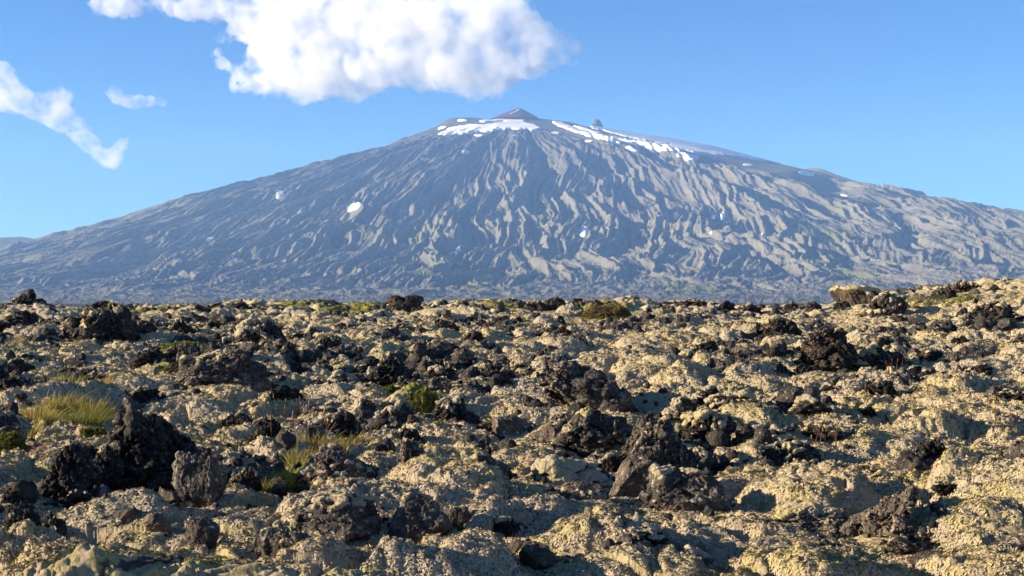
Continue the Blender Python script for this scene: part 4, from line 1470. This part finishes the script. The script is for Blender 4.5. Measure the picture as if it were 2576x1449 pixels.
def grass_tussock(px, py, w, h, n, straw, label, group, seed, spread=0.55, name='grass_tussock'):
    rng = np.random.RandomState(seed)
    x, y = ground_point(px, py)
    W, Hh = w / F_PX * y, h / F_PX * y
    a = rng.uniform(0, 6.28, n); r = np.sqrt(rng.rand(n)) * 0.5 * W
    bx, by = r * np.cos(a), r * np.sin(a) * 0.8
    z0 = float(zg(x, y)[0])
    bz = zg(x + bx, y + by) - z0 - 0.02
    base = np.stack([bx, by, bz], 1)
    out = np.stack([bx, by], 1) / (0.5 * W)
    d = np.stack([spread * out[:, 0] + rng.normal(0, 0.22, n), spread * out[:, 1] + rng.normal(0, 0.22, n), np.ones(n)], 1)
    d /= np.linalg.norm(d, axis=1)[:, None]
    L = Hh * rng.uniform(0.25, 1.0, n) * (1 + 0.5 * (rng.rand(n) > 0.9))
    az = rng.uniform(0, 6.28, n)
    bend = np.stack([np.cos(az) * 0.25 + 0.18, np.sin(az) * 0.25, -0.12 - 0.15 * rng.rand(n)], 1)
    side = np.stack([np.cos(az + 1.2), 0.4 * np.sin(az + 1.2), np.zeros(n)], 1)
    tone = np.clip(straw + rng.normal(0, 0.28, n), 0, 1)
    V, F, T = strips(base, d, L, np.full(n, 0.011) * rng.uniform(0.6, 1.2, n) * (1 + y / 40), bend, side, tone)
    o = link(name, mesh_from(name, V, F, M['grass'], True, {'tone': T}))
    o.location = (x, y, z0)
    return tag(o, label, 'grass', group)


def stalk_clump(px, py, h, n, red, label, seed, wide=0.12):
    """dry flowering stems with seed heads"""
    rng = np.random.RandomState(seed)
    x, y = ground_point(px, py)
    H = h / F_PX * y
    z0 = float(zg(x, y)[0])
    base = np.stack([rng.normal(0, wide, n), rng.normal(0, wide * 0.6, n), np.full(n, -0.03)], 1)
    base[:, 2] += zg(x + base[:, 0], y + base[:, 1]) - z0
    d = np.stack([rng.normal(0, 0.14, n), rng.normal(0, 0.1, n), np.ones(n)], 1)
    L = H * rng.uniform(0.65, 1.1, n)
    bend = np.stack([rng.normal(0.05, 0.12, n), rng.normal(0, 0.08, n), np.full(n, -0.03)], 1)
    side = np.tile(np.array([[1.0, 0.0, 0.0]]), (n, 1))
    tone = np.clip(red + rng.normal(0, 0.2, n), 0, 1)
    wd = np.full(n, 0.004 + 0.0004 * y)
    V1, F1, T1 = strips(base, d, L, wd * 1.3, bend, side, tone)
    V2, F2, T2 = strips(base, d, L, wd * 1.3, bend, np.tile(np.array([[0.0, 1.0, 0.0]]), (n, 1)), tone)
    o = link('dry_stalk', mesh_from('dry_stalk', np.vstack([V1, V2]), np.vstack([F1, F2 + len(V1)]), M['stalk'], True, {'tone': np.concatenate([T1, T2])}))
    o.location = (x, y, z0)
    tag(o, label, 'dry plant', 'dry flower stalks on the lava')
    Vi, Fi = ico(1)
    for k in range(n):
        tip = base[k] + d[k] * L[k] + bend[k] * L[k]
        hd = Vi * np.array([0.3, 0.3, 1.0]) * H * 0.085 + tip - np.array([0, 0, H * 0.07])
        link('seed_head', mesh_from('seed_head', hd, Fi, M['stalk'], True, {'tone': np.full(len(Vi), tone[k])}), o)
    return o


def heath_cushion(px, py, w, h, label, seed, mat='leaf', n=2600, leaf=0.03, cat='shrub', name='dwarf_shrub'):
    """low mat-forming shrub: twigs fanning up from the ground with small leaves through the crown"""
    rng = np.random.RandomState(seed)
    x, y = ground_point(px, py)
    W, H = w / F_PX * y, h / F_PX * y
    z0 = float(zg(x, y)[0])
    a = rng.uniform(0, 6.28, n); r = np.sqrt(rng.rand(n))
    lx, ly = 0.5 * W * r * np.cos(a), 0.42 * W * r * np.sin(a)
    dome = np.sqrt(np.clip(1 - r ** 2.2, 0, 1)) * (0.75 + 0.6 * n2(lx / (0.16 * W) + seed, ly / (0.16 * W), 501)) + 0.05
    lz = H * dome * rng.uniform(0.55, 1.05, n)
    g = zg(x + lx, y + ly) - z0
    P = np.stack([lx, ly, lz + g], 1)
    sz = leaf * (1 + y / 45) * rng.uniform(0.6, 1.4, n)
    u = rng.normal(size=(n, 3)); u /= np.linalg.norm(u, axis=1)[:, None]
    v = np.cross(u, rng.normal(size=(n, 3))); v /= np.linalg.norm(v, axis=1)[:, None]
    V = np.stack([P - u * sz[:, None], P + v * sz[:, None] * 0.45, P + u * sz[:, None], P - v * sz[:, None] * 0.45], 1).reshape(-1, 3)
    F = np.arange(4 * n).reshape(n, 4)
    tone = np.clip(0.35 + 0.9 * n2(lx / (0.2 * W), ly / (0.2 * W) + seed, 503) + rng.normal(0, 0.2, n), 0, 1)
    root = bpy.data.objects.new(name, None); C.objects.link(root)
    root.location = (x, y, z0)
    tag(root, label, cat, 'dwarf shrubs on the lava')
    link('foliage', mesh_from('foliage', V, F, M[mat], False, {'tone': np.repeat(tone, 4)}), root)
    m = 160
    a = rng.uniform(0, 6.28, m); r = np.sqrt(rng.rand(m))
    b0 = np.stack([0.36 * W * r * np.cos(a), 0.3 * W * r * np.sin(a), np.zeros(m)], 1)
    b0[:, 2] = zg(x + b0[:, 0], y + b0[:, 1]) - z0 - 0.02
    d = np.stack([0.6 * np.cos(a) * r, 0.6 * np.sin(a) * r, np.ones(m)], 1)
    V2, F2, T2 = strips(b0, d, H * rng.uniform(0.5, 0.95, m), np.full(m, 0.012), np.zeros((m, 3)), np.tile(np.array([[1.0, 0, 0]]), (m, 1)), rng.rand(m), 2)
    link('twigs', mesh_from('twigs', V2, F2, M['heath_dry'], True, {'tone': T2}), root)
    return root


def build_plants():
    G1 = 'tussocks of the left grass bank'
    for k, (px, py, w, h, st, lab) in enumerate([
            (105, 1072, 80, 52, 0.75, 'leftmost straw-coloured tussock of the left grass bank'),
            (150, 1060, 80, 62, 0.6, 'golden tussock second from the left in the left grass bank'),
            (195, 1082, 90, 70, 0.35, 'green and golden tussock in the middle of the left grass bank'),
            (235, 1064, 80, 66, 0.5, 'tall pale tussock at the right of the left grass bank'),
            (225, 1102, 70, 56, 0.2, 'greenest tussock at the front of the left grass bank'),
            (170, 1025, 80, 36, 0.45, 'low tussock along the top of the left grass bank'),
            (245, 996, 62, 52, 0.9, 'brown wiry tuft sticking up behind the left grass bank'),
            (120, 1105, 60, 40, 0.55, 'low tussock at the front left corner of the grass bank'),
            (70, 1112, 62, 40, 0.35, 'green tussock beside the russet shrub at the left edge'),
            (285, 1092, 60, 36, 0.3, 'small green tussock at the right end of the left grass bank')]):
        grass_tussock(px, py, w, h, 420, st, lab, G1, 700 + k)
    G2 = 'tussocks of the tall grass strip in the middle'
    for k, (px, py, w, h, st, lab) in enumerate([
            (690, 1228, 60, 52, 0.15, 'darkest green tussock at the lower end of the tall grass strip'),
            (728, 1222, 66, 84, 0.3, 'tallest tussock of the tall grass strip in the middle'),
            (765, 1184, 70, 84, 0.45, 'green golden tussock halfway up the tall grass strip'),
            (805, 1158, 74, 66, 0.65, 'golden tussock near the upper end of the tall grass strip'),
            (850, 1136, 70, 50, 0.7, 'short reddish golden tussock over the moss-crowned boulder'),
            (900, 1128, 72, 52, 0.55, 'yellow green tussock at the right upper end of the grass strip')]):
        grass_tussock(px, py, w, h, 420, st, lab, G2, 730 + k)
    G3 = 'grass tufts along the skyline of the lava'
    for k, (px, py, w, h, st, lab) in enumerate([
            (1500, 776, 60, 26, 0.95, 'pale feathery grass on the left of the heathery skyline mound'),
            (1545, 778, 60, 22, 0.9, 'pale feathery grass on the right of the heathery skyline mound'),
            (2290, 764, 70, 26, 0.35, 'left tussock of the green grass patch on the right rise'),
            (2335, 768, 80, 28, 0.25, 'right tussock of the green grass patch on the right rise'),
            (2300, 782, 90, 22, 0.5, 'front tussock of the green grass patch on the right rise'),
            (2435, 764, 50, 22, 0.4, 'grass tuft under the highest brown skyline ridge'),
            (370, 784, 80, 12, 0.6, 'left part of the grassy strip on the left skyline'),
            (440, 780, 100, 13, 0.45, 'middle part of the grassy strip on the left skyline'),
            (500, 786, 70, 10, 0.75, 'right brownish part of the grassy strip on the left skyline'),
            (670, 782, 90, 13, 0.7, 'dry grass on the skyline right of the brown clinker knob'),
            (740, 780, 80, 14, 0.4, 'green grass on the skyline left of the small dark skyline rocks'),
            (830, 790, 80, 16, 0.3, 'green grass below the small dark skyline rocks'),
            (910, 786, 80, 14, 0.35, 'green grass just left of the rounded brown skyline boulder'),
            (560, 812, 80, 16, 0.95, 'orange dry grass in front of the brown clinker knob'),
            (960, 792, 70, 14, 0.6, 'brownish grass at the left foot of the rounded skyline boulder'),
            (1265, 782, 90, 14, 0.3, 'green grass strip on the skyline between the small spiky rock and the rock pair'),
            (1300, 794, 70, 12, 0.6, 'dry grass just below the skyline rock pair'),
            (2380, 786, 70, 20, 0.4, 'grass below the dark rock on the right rise'),
            (2556, 770, 50, 22, 0.35, 'grass tuft at the right edge near the skyline'),
            (30, 892, 70, 22, 0.75, 'orange dry grass at the left edge below the dark outcrops')]):
        grass_tussock(px, py, w, h, 260, st, lab, G3, 760 + k, 0.35)
    for k, (px, py, w, h, mat, lab) in enumerate([
            (1525, 806, 128, 44, 'heath_dry', 'brown green heathery mound on the middle skyline'),
            (1062, 1036, 90, 62, 'leaf', 'round dark green cushion shrub in the middle of the field'),
            (990, 1010, 60, 26, 'leaf', 'small green mat at the left of the round green cushion'),
            (1085, 1086, 110, 34, 'leaf', 'flat green mat in front of the round green cushion'),
            (1245, 1092, 74, 34, 'heath_dry', 'olive mat with dry stalks above the grey slab stone'),
            (460, 876, 130, 22, 'leaf', 'long green mat behind the grey rock on the left'),
            (385, 905, 80, 20, 'leaf', 'green mat at the left foot of the grey rock'),
            (425, 956, 66, 30, 'heath_dry', 'orange green mat left of the big hollow boulder'),
            (690, 916, 66, 30, 'leaf', 'green tufts left of the narrow upright rock'),
            (282, 1012, 90, 26, 'leaf', 'dark green mat at the right end of the left grass bank'),
            (20, 1150, 80, 60, 'leaf', 'green and russet shrub mat at the left edge'),
            (235, 1120, 80, 30, 'leaf', 'green mat along the foot of the left grass bank')]):
        heath_cushion(px, py, w, h, lab, 800 + k, mat)
    ST = [(735, 1040, 66, 4, 0.8, 'red stalk bunch leftmost before the mossy whaleback'), (770, 1042, 60, 4, 0.4, 'straw stalks second from left before the mossy whaleback'),
          (788, 1044, 54, 3, 0.5, 'right stalks of the trio before the mossy whaleback'), (628, 1024, 26, 9, 0.8, 'row of short reddish stalks in front of the pale moss arch'),
          (1258, 1080, 74, 4, 0.7, 'tall reddish stalks growing from the olive mat'), (1282, 1085, 50, 4, 0.4, 'straw stalks on the right of the olive mat'),
          (44, 1010, 58, 1, 0.2, 'single pale stalk nearest the left edge'), (76, 1012, 54, 2, 0.3, 'pale stalk pair next to the one nearest the left edge'), (166, 996, 50, 2, 0.3, 'bent stalk pair above the left grass bank'),
          (210, 1216, 74, 2, 0.4, 'two tall grey stalks in front of the crumbly pillar'), (700, 1160, 96, 2, 0.6, 'long slanting stalk over the tall grass strip'), (735, 1150, 110, 2, 0.3, 'tallest upright stalk over the tall grass strip'),
          (775, 1110, 90, 2, 0.4, 'straight stalk behind the tall grass strip'), (735, 925, 40, 3, 0.6, 'stalks at the foot of the narrow upright rock'),
          (1430, 872, 30, 5, 0.8, 'reddish stalks beside the brown clinker pair'), (1690, 880, 32, 8, 0.8, 'row of brown stalks right of the brown clinker pair'), (1480, 858, 26, 8, 0.9, 'low red stalk row below the skyline rock pair'),
          (1780, 905, 46, 6, 0.3, 'thin pale stalk group on the moss left of the pale angular stone'), (1850, 940, 44, 5, 0.4, 'pale stalks below the craggy brown outcrop'), (1920, 975, 40, 6, 0.8, 'dark stalk row in front of the tall tower rock'),
          (2100, 1140, 84, 3, 0.7, 'tall stalks at the upper rim of the shaded hollow'), (2075, 1128, 66, 3, 0.5, 'shorter stalks left of the tall ones at the shaded hollow'),
          (2195, 1222, 60, 2, 0.6, 'two hooked stalks in front of the shaded hollow'), (2205, 1040, 44, 4, 0.6, 'stalks under the knobbly rock on the right slope'), (2350, 1030, 50, 3, 0.8, 'red brown stalks on the right moss slope'),
          (2456, 1050, 56, 2, 0.7, 'lone reddish stalk pair on the right moss slope'), (2520, 1098, 84, 4, 0.6, 'tall stalks near the right edge above the shaded hollow'), (2560, 1020, 50, 4, 0.7, 'stalks at the right edge on the moss slope'),
          (2240, 985, 40, 6, 0.8, 'short dark stalks beside the black clinker wall'), (1000, 1352, 92, 2, 0.9, 'red stalk leaning against the large blocky boulder'), (925, 1200, 54, 1, 0.9, 'single red stalk before the dark rock on the moss slope'),
          (655, 1270, 60, 2, 0.5, 'thin stalks below the tall grass strip'), (2260, 740, 26, 3, 0.7, 'thin stalks on the skyline of the right rise'), (1010, 850, 30, 3, 0.9, 'red stalks below the rounded skyline boulder'),
          (1440, 1030, 50, 3, 0.7, 'stalks left of the leaning brown slab'), (1590, 790, 26, 4, 0.8, 'thin stalks right of the heathery skyline mound')]
    for k, (px, py, h, n, red, lab) in enumerate(ST):
        stalk_clump(px, py, h, n, red, lab, 900 + k)


build_plants()


# ------------------------------------------------------------------ the air
def build_haze():
    t = NT('blue_air')
    t.t.nodes.remove(t.bsdf)
    vol = t.n('ShaderNodeVolumePrincipled')
    vol.inputs['Color'].default_value = (0.28, 0.52, 1.0, 1)
    vol.inputs['Absorption Color'].default_value = (1, 1, 1, 1)
    vol.inputs['Density'].default_value = HAZE_DENSITY
    vol.inputs['Anisotropy'].default_value = 0.0
    t.t.links.new(vol.outputs[0], t.out.inputs['Volume'])
    x0, x1, y0, y1, z0, z1 = -9500, 9500, -6200, 13600, -5.0, 1520
    v = [(x, y, z) for x in (x0, x1) for y in (y0, y1) for z in (z0, z1)]
    f = [(0, 1, 3, 2), (4, 6, 7, 5), (0, 4, 5, 1), (2, 3, 7, 6), (0, 2, 6, 4), (1, 5, 7, 3)]
    o = link('haze', mesh_from('haze', np.array(v, float), np.array(f), t.m, False))
    tag(o, kind='stuff')


HAZE_DENSITY = 5.3e-5
build_haze()


CLOUD_DENS = 0.0034
# ------------------------------------------------------------------ clouds (beyond and above the haze)
def edge_dist(px, py, poly):
    d = np.full(px.shape, 1e9)
    n = len(poly)
    for i in range(n):
        ax, ay = poly[i]; bx, by = poly[i - 1]
        ux, uy = bx - ax, by - ay
        q = np.clip(((px - ax) * ux + (py - ay) * uy) / (ux * ux + uy * uy + 1e-9), 0, 1)
        d = np.minimum(d, np.hypot(px - ax - q * ux, py - ay - q * uy))
    return d


def cloud_material(name, dens, scale):
    t = NT(name)
    t.t.nodes.remove(t.bsdf)
    vol = t.n('ShaderNodeVolumeScatter')
    vol.inputs['Color'].default_value = (1, 1, 1, 1)
    vol.inputs['Anisotropy'].default_value = 0.0
    co = t.coord()
    nz = t.math('ADD', t.math('MULTIPLY', t.noise(co, 1 / (scale * 3.4), 6, 0.58), 0.84), t.math('MULTIPLY', t.noise(co, 1 / (scale * 0.9), 4, 0.62), 0.16))
    t.put(vol.inputs['Density'], t.math('MULTIPLY', t.ramp(nz, 0.41, 0.66), dens))
    t.t.links.new(vol.outputs[0], t.out.inputs['Volume'])
    t.m.cycles.volume_sampling = 'DISTANCE'
    return t.m


def make_cloud(poly, Y, seed, label, dens, n_blob, rmax, depth, vox, amp, holes=(), skew=0.5, rmin=5):
    """a cloud: many puffs inside its outline, merged into one body and roughened"""
    rng = np.random.RandomState(seed)
    P = np.array(poly, float)
    lo, hi = P.min(0), P.max(0)
    c = rng.uniform(0, 1, (6000, 2)) * (hi - lo) + lo
    ok = in_poly(c[:, 0], c[:, 1], poly)
    for h in holes:
        ok &= ~in_poly(c[:, 0], c[:, 1], h)
    c = c[ok]
    d = edge_dist(c[:, 0], c[:, 1], poly)
    for h in holes:
        d = np.minimum(d, edge_dist(c[:, 0], c[:, 1], h))
    keep = d > rmin
    c, d = c[keep], d[keep]
    # favour the rim, where the outline is made, but fill the inside too
    w = 1 / (d + 6.0); w /= w.sum()
    sel = rng.choice(len(c), min(n_blob, len(c)), replace=False, p=w)
    m = Y / F_PX
    V0, F0 = ico(2)
    vs, fs = [], []
    for k, q in enumerate(sel):
        r = min(d[q], rmax) * rng.uniform(0.75, 1.0)
        dep = depth * math.sqrt(max(0.05, min(1, d[q] / (rmax * 1.3))))
        off = rng.uniform(-1, 1) * dep
        yq = Y + off - skew * (c[q, 0] - (lo[0] + hi[0]) / 2) * m
        cen = np.array([(c[q, 0] - CX) / F_PX * yq, yq, (HOR - c[q, 1]) / F_PX * yq + EYE])
        vs.append(V0 * r * m * np.array([1, 1.15, 1]) + cen); fs.append(F0 + len(V0) * k)
    V = np.vstack(vs); F = np.vstack(fs)
    org = V.mean(0)
    tmp = link('cloud_puffs', mesh_from('cloud_puffs', V - org, F))
    md = tmp.modifiers.new('merge', 'REMESH')
    md.mode = 'VOXEL'; md.voxel_size = vox
    dg = bpy.context.evaluated_depsgraph_get()
    me = bpy.data.meshes.new_from_object(tmp.evaluated_get(dg))
    bpy.data.objects.remove(tmp)
    n = len(me.vertices)
    co = np.empty(n * 3, np.float32); me.vertices.foreach_get('co', co); co = co.reshape(-1, 3)
    no = np.empty(n * 3, np.float32); me.vertex_normals.foreach_get('vector', no); no = no.reshape(-1, 3)
    A = amp
    dsp = A * (0.9 * fbm3(co / (A * 3.4), 3, seed) + 0.0)
    w1, _ = worley3(co / (A * 1.25), seed + 1)
    dsp = dsp + 0.42 * A * (0.55 - w1)
    w2, _ = worley3(co / (A * 0.5), seed + 2)
    dsp = dsp + 0.2 * A * (0.5 - w2) + 0.30 * A * fbm3(co / (A * 0.6), 3, seed + 5)
    co = co + no * dsp[:, None]
    me.vertices.foreach_set('co', co.ravel()); me.update()
    me.materials.clear(); me.materials.append(cloud_material('cloud_vapour', dens, A))
    me.name = 'cloud'
    o = link('cloud', me)
    o.location = org
    return tag(o, label, 'cloud')


CLOUD_MAIN = [(185, -30), (215, 8), (230, 30), (290, 55), (330, 50), (370, 30), (420, 42), (500, 52), (575, 60), (545, 78), (512, 105), (520, 140), (545, 172), (585, 185), (565, 210), (585, 228), (650, 246), (700, 252), (745, 270),
              (790, 250), (830, 244), (880, 268), (930, 252), (975, 232), (1040, 225), (1100, 232), (1165, 248), (1230, 245), (1290, 222), (1330, 200), (1375, 172), (1430, 168), (1478, 140), (1470, 112), (1430, 78), (1390, 66), (1340, 20), (1320, -30)]
CLOUD_HOLE = [(560, 112), (590, 100), (620, 112), (612, 150), (585, 160), (565, 140)]
CLOUD_LEFT = [(-30, 140), (20, 148), (45, 200), (90, 232), (150, 210), (188, 225), (175, 262), (215, 310), (270, 375), (300, 350), (335, 338), (318, 380), (300, 428), (260, 425), (215, 385), (165, 340), (110, 315), (55, 290), (-30, 282)]
CLOUD_SMALL = [(258, 225), (285, 215), (330, 232), (385, 238), (432, 252), (415, 268), (350, 276), (300, 270), (268, 250)]
make_cloud(CLOUD_MAIN, 22000, 5, 'large white cumulus cloud over the summit at the top of the picture', CLOUD_DENS, 620, 90, 620, 34, 120, [CLOUD_HOLE])
make_cloud(CLOUD_LEFT, 24000, 6, 'ragged white cloud slanting down from the left edge of the sky', CLOUD_DENS * 0.7, 330, 42, 400, 30, 105)
make_cloud(CLOUD_SMALL, 24000, 7, 'small flat white cloud alone between the left cloud and the big cloud', CLOUD_DENS * 0.7, 110, 24, 200, 26, 80)
